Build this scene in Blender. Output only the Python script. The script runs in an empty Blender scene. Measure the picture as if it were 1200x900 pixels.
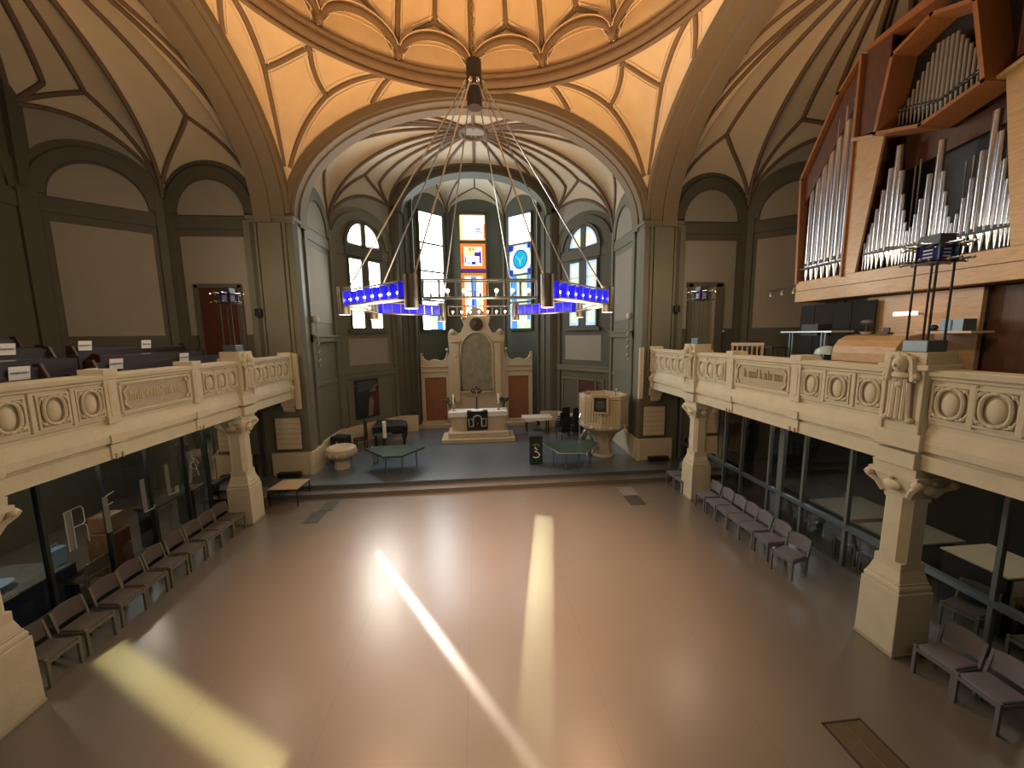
import bpy, bmesh, math, random
from math import sin, cos, pi, sqrt, radians as R, atan2, asin, hypot
from mathutils import Vector, Matrix
random.seed(7)
SC = bpy.context.scene
COL = SC.collection

# ------------------------------------------------------------------ materials
def mat(name, col, rough=.6, metal=0., var=.0, nscale=6., bump=0., bscale=30., spec=.5, col2=None):
    m = bpy.data.materials.new(name); m.use_nodes = True
    nt = m.node_tree; b = nt.nodes['Principled BSDF']
    b.inputs['Roughness'].default_value = rough
    b.inputs['Metallic'].default_value = metal
    b.inputs['Specular IOR Level'].default_value = spec
    c = (*col, 1)
    tc = nt.nodes.new('ShaderNodeTexCoord')
    if var > 0 or col2:
        n = nt.nodes.new('ShaderNodeTexNoise'); n.inputs['Scale'].default_value = nscale
        n.inputs['Detail'].default_value = 5
        nt.links.new(tc.outputs['Object'], n.inputs['Vector'])
        mx = nt.nodes.new('ShaderNodeMix'); mx.data_type = 'RGBA'
        c2 = col2 or tuple(x * (1 - var) for x in col)
        c1 = col if col2 else tuple(min(1, x * (1 + var * .6)) for x in col)
        mx.inputs['A'].default_value = (*c1, 1); mx.inputs['B'].default_value = (*c2, 1)
        nt.links.new(n.outputs['Fac'], mx.inputs['Factor'])
        nt.links.new(mx.outputs['Result'], b.inputs['Base Color'])
    else:
        b.inputs['Base Color'].default_value = c
    if bump > 0:
        n2 = nt.nodes.new('ShaderNodeTexNoise'); n2.inputs['Scale'].default_value = bscale
        n2.inputs['Detail'].default_value = 6
        nt.links.new(tc.outputs['Object'], n2.inputs['Vector'])
        bp = nt.nodes.new('ShaderNodeBump'); bp.inputs['Strength'].default_value = bump
        bp.inputs['Distance'].default_value = .02
        nt.links.new(n2.outputs['Fac'], bp.inputs['Height'])
        nt.links.new(bp.outputs['Normal'], b.inputs['Normal'])
    return m

def wood(name, c1, c2, rough=.4, scale=(2, 14, 2), bump=.05):
    m = bpy.data.materials.new(name); m.use_nodes = True
    nt = m.node_tree; b = nt.nodes['Principled BSDF']; b.inputs['Roughness'].default_value = rough
    tc = nt.nodes.new('ShaderNodeTexCoord'); mp = nt.nodes.new('ShaderNodeMapping')
    mp.inputs['Scale'].default_value = scale
    nt.links.new(tc.outputs['Object'], mp.inputs['Vector'])
    n = nt.nodes.new('ShaderNodeTexNoise'); n.inputs['Scale'].default_value = 2.2; n.inputs['Detail'].default_value = 6
    n.inputs['Distortion'].default_value = .6
    nt.links.new(mp.outputs['Vector'], n.inputs['Vector'])
    r = nt.nodes.new('ShaderNodeValToRGB')
    r.color_ramp.elements[0].position = .3; r.color_ramp.elements[0].color = (*c2, 1)
    r.color_ramp.elements[1].position = .7; r.color_ramp.elements[1].color = (*c1, 1)
    nt.links.new(n.outputs['Fac'], r.inputs['Fac']); nt.links.new(r.outputs['Color'], b.inputs['Base Color'])
    return m

def emis(name, col, s):
    m = bpy.data.materials.new(name); m.use_nodes = True
    nt = m.node_tree; nt.nodes.clear()
    o = nt.nodes.new('ShaderNodeOutputMaterial'); e = nt.nodes.new('ShaderNodeEmission')
    e.inputs['Color'].default_value = (*col, 1); e.inputs['Strength'].default_value = s
    nt.links.new(e.outputs[0], o.inputs['Surface'])
    return m

def daylight_glass(name, c1, c2, s, scale=3.):
    """coloured leaded glass lit from outside: two tints broken up by cells"""
    m = bpy.data.materials.new(name); m.use_nodes = True
    nt = m.node_tree; nt.nodes.clear()
    o = nt.nodes.new('ShaderNodeOutputMaterial'); e = nt.nodes.new('ShaderNodeEmission')
    tc = nt.nodes.new('ShaderNodeTexCoord'); v = nt.nodes.new('ShaderNodeTexVoronoi'); v.inputs['Scale'].default_value = scale
    nt.links.new(tc.outputs['Object'], v.inputs['Vector'])
    sp = nt.nodes.new('ShaderNodeSeparateColor'); nt.links.new(v.outputs['Color'], sp.inputs[0])
    mx = nt.nodes.new('ShaderNodeMix'); mx.data_type = 'RGBA'
    mx.inputs['A'].default_value = (*c1, 1); mx.inputs['B'].default_value = (*c2, 1)
    nt.links.new(sp.outputs[0], mx.inputs['Factor']); nt.links.new(mx.outputs['Result'], e.inputs['Color'])
    e.inputs['Strength'].default_value = s
    nt.links.new(e.outputs[0], o.inputs['Surface'])
    return m

def clear_glass(name, tint, refl=.12, rough=.02):
    m = bpy.data.materials.new(name); m.use_nodes = True
    nt = m.node_tree; nt.nodes.clear()
    o = nt.nodes.new('ShaderNodeOutputMaterial'); t = nt.nodes.new('ShaderNodeBsdfTransparent')
    g = nt.nodes.new('ShaderNodeBsdfGlossy'); mx = nt.nodes.new('ShaderNodeMixShader'); lw = nt.nodes.new('ShaderNodeLayerWeight')
    lw.inputs['Blend'].default_value = refl
    t.inputs['Color'].default_value = (*tint, 1); g.inputs['Roughness'].default_value = rough
    nt.links.new(lw.outputs['Fresnel'], mx.inputs['Fac'])
    nt.links.new(t.outputs[0], mx.inputs[1]); nt.links.new(g.outputs[0], mx.inputs[2]); nt.links.new(mx.outputs[0], o.inputs['Surface'])
    return m

def floor_mat(name, col, rough, seams):
    m = bpy.data.materials.new(name); m.use_nodes = True
    nt = m.node_tree; b = nt.nodes['Principled BSDF']
    tc = nt.nodes.new('ShaderNodeTexCoord')
    n = nt.nodes.new('ShaderNodeTexNoise'); n.inputs['Scale'].default_value = 1.1; n.inputs['Detail'].default_value = 7
    nt.links.new(tc.outputs['Object'], n.inputs['Vector'])
    mx = nt.nodes.new('ShaderNodeMix'); mx.data_type = 'RGBA'
    mx.inputs['A'].default_value = (*[c * 1.07 for c in col], 1); mx.inputs['B'].default_value = (*[c * .90 for c in col], 1)
    nt.links.new(n.outputs['Fac'], mx.inputs['Factor'])
    last = mx.outputs['Result']
    sx = nt.nodes.new('ShaderNodeSeparateXYZ'); nt.links.new(tc.outputs['Object'], sx.inputs[0])
    if seams:   # welded seams between the sheets of floor covering, 1.97 m apart
        a = nt.nodes.new('ShaderNodeMath'); a.operation = 'PINGPONG'; a.inputs[1].default_value = .985
        ad = nt.nodes.new('ShaderNodeMath'); ad.operation = 'ADD'; ad.inputs[1].default_value = 20.0
        nt.links.new(sx.outputs['X'], ad.inputs[0]); nt.links.new(ad.outputs[0], a.inputs[0])
        lt = nt.nodes.new('ShaderNodeMath'); lt.operation = 'LESS_THAN'; lt.inputs[1].default_value = .008
        nt.links.new(a.outputs[0], lt.inputs[0])
        m2 = nt.nodes.new('ShaderNodeMix'); m2.data_type = 'RGBA'
        nt.links.new(lt.outputs[0], m2.inputs['Factor']); nt.links.new(last, m2.inputs['A'])
        m2.inputs['B'].default_value = (*[c * .84 for c in col], 1); last = m2.outputs['Result']
    nt.links.new(last, b.inputs['Base Color'])
    rr = nt.nodes.new('ShaderNodeMapRange'); rr.inputs[3].default_value = rough - .03; rr.inputs[4].default_value = rough + .05
    nt.links.new(n.outputs['Fac'], rr.inputs[0]); nt.links.new(rr.outputs[0], b.inputs['Roughness'])
    n2 = nt.nodes.new('ShaderNodeTexNoise'); n2.inputs['Scale'].default_value = 6.; n2.inputs['Detail'].default_value = 6
    nt.links.new(tc.outputs['Object'], n2.inputs['Vector'])
    bp = nt.nodes.new('ShaderNodeBump'); bp.inputs['Strength'].default_value = .07; bp.inputs['Distance'].default_value = .02
    nt.links.new(n2.outputs['Fac'], bp.inputs['Height']); nt.links.new(bp.outputs['Normal'], b.inputs['Normal'])
    b.inputs['Specular IOR Level'].default_value = .6
    b.inputs['Coat Weight'].default_value = .7; b.inputs['Coat Roughness'].default_value = .27; b.inputs['Coat IOR'].default_value = 1.55
    return m

M = dict(
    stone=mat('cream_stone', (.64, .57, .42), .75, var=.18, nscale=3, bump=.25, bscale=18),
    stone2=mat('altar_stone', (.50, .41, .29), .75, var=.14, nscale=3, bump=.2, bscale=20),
    recess=mat('darker_stone', (.46, .39, .27), .8, var=.2, nscale=6, bump=.3, bscale=25),  # darker stone, stands in for shade in panel and flute recesses; also frames
    gold=mat('gilt_lettering', (.80, .68, .42), .35, .4),
    faded=mat('faded_lettering', (.33, .24, .12), .7),
    green=mat('grey_green_paint', (.150, .143, .100), .7, var=.12, nscale=1.2),
    greend=mat('dark_green_paint', (.092, .094, .068), .7, var=.12, nscale=1.5),
    taupe=mat('taupe_plaster', (.27, .245, .20), .85, var=.10, nscale=1.5),
    frame=mat('dark_olive_paint', (.085, .078, .056), .75, var=.12, nscale=2),
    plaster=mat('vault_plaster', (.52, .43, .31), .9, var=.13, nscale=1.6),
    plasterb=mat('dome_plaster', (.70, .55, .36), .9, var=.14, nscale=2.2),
    rib=mat('brown_rib_paint', (.13, .085, .056), .8, var=.1),
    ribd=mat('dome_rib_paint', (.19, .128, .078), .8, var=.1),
    ribedge=mat('pale_rib_outline', (.72, .60, .45), .85),
    arch=mat('arch_paint', (.175, .135, .09), .8, var=.12, nscale=2),
    floor=floor_mat('vinyl_floor', (.172, .150, .125), .33, True),
    stage=floor_mat('stage_linoleum', (.085, .112, .145), .32, False),
    step=mat('step_edging', (.15, .125, .10), .4, var=.15),
    black=mat('black_paint', (.012, .012, .013), .45),
    blackcloth=mat('black_cloth', (.012, .014, .015), .9),
    mull=mat('grey_mullion_steel', (.20, .21, .205), .45, .4),
    steel=mat('dark_steel', (.07, .075, .08), .4, .7),
    rail=mat('blue_grey_steel', (.16, .20, .23), .4, .6),
    chrome=mat('brushed_steel', (.55, .55, .53), .28, 1.),
    hubmetal=mat('dark_hub_metal', (.055, .046, .042), .45, .5),
    bronze=mat('lamp_bronze', (.17, .14, .11), .4, .7),
    pipe=mat('tin_organ_pipe', (.60, .60, .64), .24, .95, var=.08, nscale=2),
    pipedark=mat('dull_tin_pipe', (.30, .28, .24), .45, .8),
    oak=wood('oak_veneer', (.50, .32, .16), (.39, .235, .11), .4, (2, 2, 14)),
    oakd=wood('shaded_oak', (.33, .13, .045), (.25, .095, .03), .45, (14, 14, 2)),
    organbrown=wood('brown_organ_wood', (.11, .042, .018), (.075, .028, .012), .5, (10, 10, 2)),
    pine=wood('pale_pine', (.66, .46, .26), (.55, .36, .18), .45),
    door=wood('red_brown_door', (.31, .125, .048), (.22, .08, .03), .4, (16, 16, 1.5)),
    pew=wood('dark_pew', (.032, .020, .021), (.022, .013, .014), .3, (3, 3, 12)),
    pewtop=mat('pew_polish', (.060, .058, .068), .22),
    pewend=mat('oxblood_pew_end', (.035, .009, .010), .5),
    mauve=mat('mauve_upholstery', (.115, .092, .084), .95, var=.15, nscale=30, bump=.2, bscale=120),
    lilac=mat('lilac_grey_upholstery', (.175, .168, .185), .95, var=.15, nscale=30, bump=.2, bscale=120),
    taupefab=mat('brown_grey_upholstery', (.20, .17, .14), .95, var=.15, nscale=30, bump=.2, bscale=120),
    olivefab=mat('olive_upholstery', (.17, .15, .07), .95, var=.15, nscale=30),
    legwood=mat('grey_beige_chair_frame', (.17, .152, .115), .55, var=.12, nscale=10),
    chairgrey=mat('grey_chair_frame', (.15, .148, .15), .5, var=.1, nscale=10),
    paper=mat('white_paper', (.80, .80, .84), .8),
    ink=mat('black_ink', (.02, .02, .025), .7),
    cream=mat('cream_panel', (.62, .52, .36), .6, var=.06),
    speaker=mat('pale_speaker_grille', (.50, .48, .40), .5, bump=.2, bscale=200),
    linen=mat('white_linen', (.72, .68, .66), .85, bump=.15, bscale=60),
    greencloth=mat('deep_green_cloth', (.012, .028, .018), .9),
    silver=mat('silver_thread', (.42, .42, .40), .5),
    white=mat('white_paint', (.75, .74, .72), .5),
    greentop=mat('dark_green_tabletop', (.045, .075, .062), .30),
    tan=mat('tan_tabletop', (.52, .36, .20), .35, var=.05),
    candle=mat('candle_wax', (.85, .80, .66), .5),
    brass=mat('brass', (.50, .36, .14), .3, 1.),
    brasspl=mat('brass_grate', (.20, .155, .105), .38, .6, var=.1, nscale=4),
    plate=mat('floor_plate', (.12, .115, .105), .4, .5, var=.1),
    platelight=mat('pale_floor_plate', (.30, .28, .25), .4, .3),
    leaf=mat('dark_leaf', (.025, .045, .018), .7),
    picture=mat('altar_painting', (.10, .10, .075), .6, var=.5, nscale=3.0, col2=(.34, .28, .18)),
    medallion=mat('dark_relief', (.055, .03, .02), .5),
    canvas=mat('dark_canvas', (.014, .015, .017), .6),
    robe=mat('painted_red_robe', (.07, .018, .012), .6, var=.4),
    flesh=mat('painted_flesh', (.20, .14, .10), .6, var=.3),
    bluedk=mat('navy_cloth', (.012, .018, .05), .9),
    bluelt=mat('pale_blue_shade', (.25, .40, .58), .7),
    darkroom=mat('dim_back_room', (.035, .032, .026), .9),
    slab=mat('gallery_floor', (.05, .042, .036), .6),
    glass=clear_glass('partition_glass', (.80, .84, .82), .16),
    lglass=clear_glass('lamp_glass', (.9, .92, .92), .25),
    acryl=mat('etched_letter', (.20, .20, .185), .5),
    acryled=mat('letter_edge', (.52, .52, .50), .5),
    doord=wood('dark_brown_door', (.085, .026, .017), (.06, .018, .012), .4, (16, 16, 1.5)),
)

# ------------------------------------------------------------------ mesh builder
class MB:
    def __init__(s): s.v = []; s.f = []; s.m = []; s.mi = 0
    def face(s, pts, mi=None):
        b = len(s.v); s.v += [tuple(p) for p in pts]; s.f.append(tuple(range(b, b + len(pts)))); s.m.append(s.mi if mi is None else mi)
    def _add(s, vs, fs, mi=None):
        b = len(s.v); s.v += [tuple(p) for p in vs]
        for f in fs: s.f.append(tuple(b + i for i in f)); s.m.append(s.mi if mi is None else mi)
        return s
    def box(s, c, d, rz=0, mi=None, rx=0, ry=0):
        M3 = (Matrix.Rotation(rz, 3, 'Z') @ Matrix.Rotation(ry, 3, 'Y') @ Matrix.Rotation(rx, 3, 'X')) if (rz or rx or ry) else None
        vs = []
        for x in (-.5, .5):
            for y in (-.5, .5):
                for z in (-.5, .5):
                    p = Vector((x * d[0], y * d[1], z * d[2]))
                    if M3: p = M3 @ p
                    vs.append((c[0] + p.x, c[1] + p.y, c[2] + p.z))
        return s._add(vs, [(0, 1, 3, 2), (4, 6, 7, 5), (0, 4, 5, 1), (2, 3, 7, 6), (0, 2, 6, 4), (1, 5, 7, 3)], mi)
    def frustum(s, c, z0, z1, d0, d1, mi=None, ch=0):
        """square/chamfered block from size d0 at z0 to d1 at z1"""
        def ring(d, z):
            a, b = d[0] / 2, d[1] / 2
            if ch <= 0: return [(c[0] - a, c[1] - b, z), (c[0] + a, c[1] - b, z), (c[0] + a, c[1] + b, z), (c[0] - a, c[1] + b, z)]
            k = ch
            return [(c[0] + x, c[1] + y, z) for x, y in ((-a + k, -b), (a - k, -b), (a, -b + k), (a, b - k), (a - k, b), (-a + k, b), (-a, b - k), (-a, -b + k))]
        A, B = ring(d0, z0), ring(d1, z1); n = len(A)
        return s._add(A + B, [(i, (i + 1) % n, n + (i + 1) % n, n + i) for i in range(n)] + [tuple(range(n))[::-1], tuple(range(n, 2 * n))], mi)
    def prism(s, pts, off, mi=None):
        n = len(pts); o = Vector(off)
        vs = [Vector(p) for p in pts] + [Vector(p) + o for p in pts]
        return s._add(vs, [(i, (i + 1) % n, n + (i + 1) % n, n + i) for i in range(n)] + [tuple(range(n))[::-1], tuple(range(n, 2 * n))], mi)
    def lathe(s, prof, n=24, c=(0, 0, 0), a0=0., mi=None, cap=True):
        b = []
        for r, z in prof:
            for i in range(n):
                a = a0 + 2 * pi * i / n; b.append((c[0] + r * cos(a), c[1] + r * sin(a), c[2] + z))
        fs = []
        for j in range(len(prof) - 1):
            for i in range(n): fs.append((j * n + i, j * n + (i + 1) % n, (j + 1) * n + (i + 1) % n, (j + 1) * n + i))
        if cap:
            fs.append(tuple(range(n))[::-1]); k = (len(prof) - 1) * n; fs.append(tuple(range(k, k + n)))
        return s._add(b, fs, mi)
    def tube(s, pts, r, n=6, closed=False, mi=None, r1=None):
        P = [Vector(p) for p in pts]; m = len(P); vs = []
        up = None
        for i, p in enumerate(P):
            if closed: t = P[(i + 1) % m] - P[i - 1]
            else: t = P[min(i + 1, m - 1)] - P[max(i - 1, 0)]
            if t.length < 1e-9: t = Vector((0, 0, 1))
            t.normalize()
            if up is None:
                up = Vector((0, 0, 1)) if abs(t.z) < .9 else Vector((1, 0, 0))
            a = t.cross(up)
            if a.length < 1e-4: a = t.cross(Vector((0, 1, 0)))
            a.normalize(); b = a.cross(t).normalized(); up = b
            rr = r if r1 is None else r + (r1 - r) * i / max(1, m - 1)
            for k in range(n):
                g = 2 * pi * (k + .5) / n; vs.append(p + (a * cos(g) + b * sin(g)) * rr)
        fs = []
        for i in range(m if closed else m - 1):
            j = (i + 1) % m
            for k in range(n): fs.append((i * n + k, i * n + (k + 1) % n, j * n + (k + 1) % n, j * n + k))
        if not closed: fs += [tuple(range(n))[::-1], tuple(range((m - 1) * n, m * n))]
        return s._add(vs, fs, mi)
    def ball(s, c, r, n=12, mi=None, sc=(1, 1, 1)):
        vs = []; h = max(4, n // 2)
        for j in range(1, h):
            t = pi * j / h
            for i in range(n):
                a = 2 * pi * i / n
                vs.append((c[0] + r * sc[0] * sin(t) * cos(a), c[1] + r * sc[1] * sin(t) * sin(a), c[2] + r * sc[2] * cos(t)))
        fs = []
        for j in range(h - 2):
            for i in range(n): fs.append((j * n + i, (j + 1) * n + i, (j + 1) * n + (i + 1) % n, j * n + (i + 1) % n))
        k = len(vs); vs += [(c[0], c[1], c[2] + r * sc[2]), (c[0], c[1], c[2] - r * sc[2])]
        for i in range(n):
            fs.append((k, i, (i + 1) % n)); fs.append((k + 1, (h - 2) * n + (i + 1) % n, (h - 2) * n + i))
        return s._add(vs, fs, mi)
    def grid(s, rows, closed=False, mi=None):
        n = len(rows[0]); vs = [p for r in rows for p in r]; fs = []
        for j in range(len(rows) - 1):
            for i in range(n if closed else n - 1):
                fs.append((j * n + i, j * n + (i + 1) % n, (j + 1) * n + (i + 1) % n, (j + 1) * n + i))
        return s._add(vs, fs, mi)
    def build(s, name, mats, parent=None, smooth=False, bevel=0, loc=None, merge=False, normals=True):
        me = bpy.data.meshes.new(name); me.from_pydata(s.v, [], s.f)
        if not isinstance(mats, (list, tuple)): mats = [mats]
        for m in mats: me.materials.append(m)
        me.polygons.foreach_set('material_index', s.m)
        bm = bmesh.new(); bm.from_mesh(me)
        if merge: bmesh.ops.remove_doubles(bm, verts=bm.verts, dist=1e-4)
        if normals: bmesh.ops.recalc_face_normals(bm, faces=bm.faces)
        bm.to_mesh(me); bm.free()
        if smooth:
            for p in me.polygons: p.use_smooth = True
            if smooth == 'auto':
                try: me.set_sharp_from_angle(angle=R(38))
                except Exception: pass
        o = bpy.data.objects.new(name, me); COL.objects.link(o)
        if parent: o.parent = parent
        if loc: o.location = loc
        if bevel:
            b = o.modifiers.new('bevel', 'BEVEL'); b.width = bevel; b.segments = 2; b.limit_method = 'ANGLE'; b.angle_limit = R(40)
        return o

def thing(name, label, cat, loc=(0, 0, 0), rz=0, group=None):
    o = bpy.data.objects.new(name, None); COL.objects.link(o); o.empty_display_size = .1
    o.location = loc; o.rotation_euler = (0, 0, rz); o['label'] = label; o['category'] = cat
    if group: o['group'] = group
    return o
def tag(o, label, cat, group=None, kind=None):
    o['label'] = label; o['category'] = cat
    if group: o['group'] = group
    if kind: o['kind'] = kind
    return o
def struct(o, label=None, cat=None):
    o['kind'] = 'structure'
    if label: o['label'] = label
    if cat: o['category'] = cat
    return o
def dup(root, loc, rz=0, label=None, group=None, swap=None):
    def cp(o, par):
        c = o.copy(); COL.objects.link(c)
        if par: c.parent = par
        for ch in KIDS.get(o.name, []): cp(ch, c)
        return c
    KIDS = {}
    for o in bpy.data.objects:
        if o.parent: KIDS.setdefault(o.parent.name, []).append(o)
    r = cp(root, None); r.location = loc; r.rotation_euler = (0, 0, rz)
    if label: r['label'] = label
    if group: r['group'] = group
    return r
def lerp(a, b, t): return a + (b - a) * t
# brightness of the lamps
UP_W, DN_W, PT_W, REAR_W, PL_W, WIN_W, RM_W, EXPO = 235, 165, 13.5, 26, 31, 42, 6, 2.05
SH = (3.0, .34, .27)
HOT, GS = 6.5, .24
# ------------------------------------------------------------------ camera
cam = bpy.data.cameras.new('camera'); camo = bpy.data.objects.new('camera', cam); COL.objects.link(camo)
cam.sensor_width = 36; cam.lens = 443.088 / 1200 * 36; cam.clip_start = .05; cam.clip_end = 200
p_, y_, r_ = .128083276, .0878364879, -.0141209374
fwd = Vector((sin(y_) * cos(p_), cos(y_) * cos(p_), -sin(p_))); rgt = Vector((cos(y_), -sin(y_), 0)); up = rgt.cross(fwd)
r2 = rgt * cos(r_) + up * sin(r_); u2 = up * cos(r_) - rgt * sin(r_)
mw = Matrix((r2, u2, -fwd)).transposed().to_4x4(); mw.translation = (-.0235, 0, 5.3)
camo.matrix_world = mw
SC.camera = camo

# ------------------------------------------------------------------ floors
GF = 3.75
b = MB(); b.box((0, 6, -.1), (28, 20, .2)); struct(b.build('floor', M['floor']), 'grey brown sheet vinyl floor of the nave', 'floor')
b = MB(); b.box((0, 19, .05), (17, 12.1, .5)); struct(b.build('floor_stage', M['stage']), 'dark blue grey raised chancel floor', 'floor')
b = MB(); b.box((0, 12.74, .075), (15.3, .44, .15)); b.box((0, 12.53, .135), (15.3, .03, .034), mi=1)
struct(b.build('trim_1', [M['step'], M['rail']]), 'lower long chancel step with metal edge', 'step')
b = MB(); b.box((0, 12.945, .283), (15.3, .03, .038)); struct(b.build('trim_2', M['rail']), 'metal edge of the upper chancel step', 'step edge')
for s, nm in ((-1, 'left'), (1, 'right')):
    b = MB(); b.box((s * 10.3, 5.1, 3.52), (7.0, 18.1, .45)); struct(b.build('floor_gallery_' + nm, M['slab']), 'dark %s gallery floor slab' % nm, 'floor')
b = MB(); b.box((0, -2.0, 3.52), (13.4, 3.9, .45)); struct(b.build('floor_gallery_back', M['slab']), 'dark rear gallery floor slab', 'floor')

# ------------------------------------------------------------------ crossing: arches, pendentives, dome
CY, RX, RY, ZR = 8.2, 6.35, 6.0, 13.7
def arch_z(t, a, z0, h): return z0 + h * sqrt(max(0, 1 - (t / a) ** 2))
def pen(phi, a):
    s, c = sin(phi), cos(phi); m = max(abs(s), abs(c)); ox, oy = RX * s / m, RY * c / m
    zo = arch_z(ox, 6.36, 9.4, 4.15) if abs(c) >= abs(s) else arch_z(oy, 6.01, 9.4, 4.15)
    ix, iy = 6.3 * s, 5.9 * c; h, v = 1 - cos(a), sin(a)
    return Vector((ox + (ix - ox) * h, CY + oy + (iy - oy) * h, zo + (ZR - zo) * v))
b = MB(); rows = []
for j in range(19): rows.append([pen(2 * pi * i / 192, pi / 2 * j / 18) for i in range(192)])
b.grid(rows, closed=True)
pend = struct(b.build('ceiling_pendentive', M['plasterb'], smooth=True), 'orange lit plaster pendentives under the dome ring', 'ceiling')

def rib(mb, fn, path, w=.075, edge=.15, n=14, lift=.02, edges=True):
    """a painted rib along fn(u,v) through path [(u,v),...] with pale outlines at both sides"""
    pts = []
    for (u0, v0), (u1, v1) in zip(path, path[1:]):
        for i in range(n): t = i / n; pts.append((lerp(u0, u1, t), lerp(v0, v1, t)))
    pts.append(path[-1])
    P = [fn(*q) for q in pts]
    mb.tube(P, w, 6, mi=0); cen = Vector((0, CY, 8))
    if edges:
        e = 1e-3; L = []; Rr = []
        for i, (u, v) in enumerate(pts):
            T = P[min(i + 1, len(P) - 1)] - P[max(0, i - 1)]
            du = fn(u + e, v) - fn(u - e, v); dv = fn(u, v + e) - fn(u, v - e)
            nn = du.cross(dv)
            if nn.length < 1e-12: nn = Vector((0, 0, 1))
            sd = nn.cross(T)
            if sd.length < 1e-9: sd = Vector((1, 0, 0))
            sd.normalize(); nn.normalize(); nn = nn if nn.dot(cen - P[i]) > 0 else -nn; L.append(P[i] + sd * edge + nn * lift); Rr.append(P[i] - sd * edge + nn * lift)
        mb.tube(L, .022, 4, mi=1); mb.tube(Rr, .022, 4, mi=1)

b = MB()
for q in range(4):
    def f(u, v, q=q):
        # u in degrees from the corner axis; mirrored so that the net is symmetric in each corner
        return pen(R(45 + 90 * q + u), R(v))
    for sg in (1, -1):
        C_, N, D, E = (sg * .6, 12), (sg * 6.8, 41), (0, 84), (sg * 21.5, 84)
        rib(b, f, [C_, N]); rib(b, f, [N, D]); rib(b, f, [N, E]); rib(b, f, [(sg * 17, 12), E], n=8)
b.build('rib_net', [M['ribd'], M['ribedge']], pend, smooth=True)

# ring moulding
def oval(rx, ry, z, n=96): return [(rx * cos(2 * pi * i / n), CY + ry * sin(2 * pi * i / n), z) for i in range(n)]
b = MB()
b.tube(oval(6.18, 5.78, 13.72), .15, 8, True); b.tube(oval(6.24, 5.84, 13.52), .07, 6, True); b.tube(oval(6.08, 5.68, 13.92), .08, 6, True)
struct(b.build('trim_3', M['ribd'], smooth=True), 'moulded ring cornice at the foot of the dome', 'cornice')

# dome with sixteen lunettes
DZ, DH, DX, DY = 13.92, 4.3, 6.08, 5.68
def dome(phi, t): return Vector((DX * sin(phi) * cos(t), CY + DY * cos(phi) * cos(t), DZ + DH * sin(t)))
def la(u): return .05 + .78 * sqrt(max(0, 1 - u * u))
HW = pi / 16
b = MB(); rb = MB()
for k in range(16):
    pc = k * pi / 8 + HW; us = [-cos(pi * i / 16) for i in range(17)]
    t0 = [asin(la(u) / DH) for u in us]; ph = [pc + u * HW for u in us]
    wall0 = [Vector((DX * sin(p), CY + DY * cos(p), DZ - .1)) for p in ph]
    wall1 = [Vector((DX * sin(p), CY + DY * cos(p), DZ + la(u))) for p, u in zip(ph, us)]
    sh = [[dome(lerp(p, p, j / 10), lerp(t, pi / 2 * .985, (j / 10) ** 1.2)) for p, t in zip(ph, t0)] for j in range(11)]
    b.grid([wall0, wall1]); b.grid([wall1, [q - Vector((q.x, q.y - CY, 0)) * .03 for q in sh[0]]]); b.grid([[q - Vector((q.x, q.y - CY, 0)) * .03 for q in sh[0]], sh[1]]); b.grid(sh[1:])
    # lunette arch and star ribs
    rb.tube([Vector((q.x * .97, CY + (q.y - CY) * .97, q.z)) for q in sh[0]], .10, 6, mi=0)
    rb.tube([Vector((q.x * .955, CY + (q.y - CY) * .955, q.z + .13)) for q in sh[0]][1:-1], .02, 4, mi=1)
    rb.tube([Vector((q.x * .985, CY + (q.y - CY) * .985, DZ + (q.z - DZ) * .86)) for q in wall1], .02, 4, mi=1)
    f = lambda u, v, pc=pc: dome(pc + u * HW, v) * 1 - Vector((0, 0, .02))
    S = (0, R(17.5))
    for sg in (-1, 1): rib(rb, f, [(sg * .97, R(4)), (sg * .55, R(13)), S], edge=.14)
    rib(rb, f, [S, (0, R(84))], edge=.14)
    rib(rb, f, [(1, R(1)), (1, R(84))], w=.085, edge=.16)
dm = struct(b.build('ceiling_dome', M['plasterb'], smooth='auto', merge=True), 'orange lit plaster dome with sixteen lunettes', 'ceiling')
rb.build('rib_net', [M['ribd'], M['ribedge']], dm, smooth=True)
b = MB(); b.lathe([(.001, 18.3), (.6, 18.3), (.6, 18.1), (.25, 18.0), (.001, 18.0)], 24, (0, CY, 0)); b.build('boss', M['ribd'], dm)

# arches with their soffits
def arch_band(name, label, axis, plane0, plane1, c, a0, a1, z0, h0, h1, zb, outer, out_h, m):
    """band between two ellipses; axis 'y': arch lies in plane y=plane0, soffit back to plane1"""
    def P(t, pl, z): return (c + t, pl, z) if axis == 'y' else (pl, c + t, z)
    n = 40; mb = MB()
    def ell(a, h): return [(a * -cos(pi * i / n), z0 + h * sin(pi * i / n)) for i in range(n + 1)]
    A, B, O = ell(a0, h0), ell(a1, h1), ell(outer, out_h)
    A = [(-a0, zb)] + A + [(a0, zb)]; B = [(-a1, zb)] + B + [(a1, zb)]; O = [(-outer, zb)] + O + [(outer, zb)]
    r = [[P(t, plane0, z) for t, z in O], [P(t, plane0, z) for t, z in A]]
    mid = lerp(plane0, plane1, .12); k0 = lerp(plane0, plane1, .5)
    r += [[P(t, mid, z) for t, z in A]]
    A2 = [(t * .985, z - (.06 if z > z0 else 0)) for t, z in A]
    r += [[P(t, mid, z) for t, z in A2], [P(t, k0, z) for t, z in A2], [P(t, k0, z) for t, z in B], [P(t, plane1, z) for t, z in B]]
    mb.grid(r); mb.grid([[P(t, plane1, z) for t, z in B], [P(t, plane1, z) for t, z in O]])
    return struct(mb.build(name, m, smooth='auto', normals=False), label, 'arch')
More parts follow.
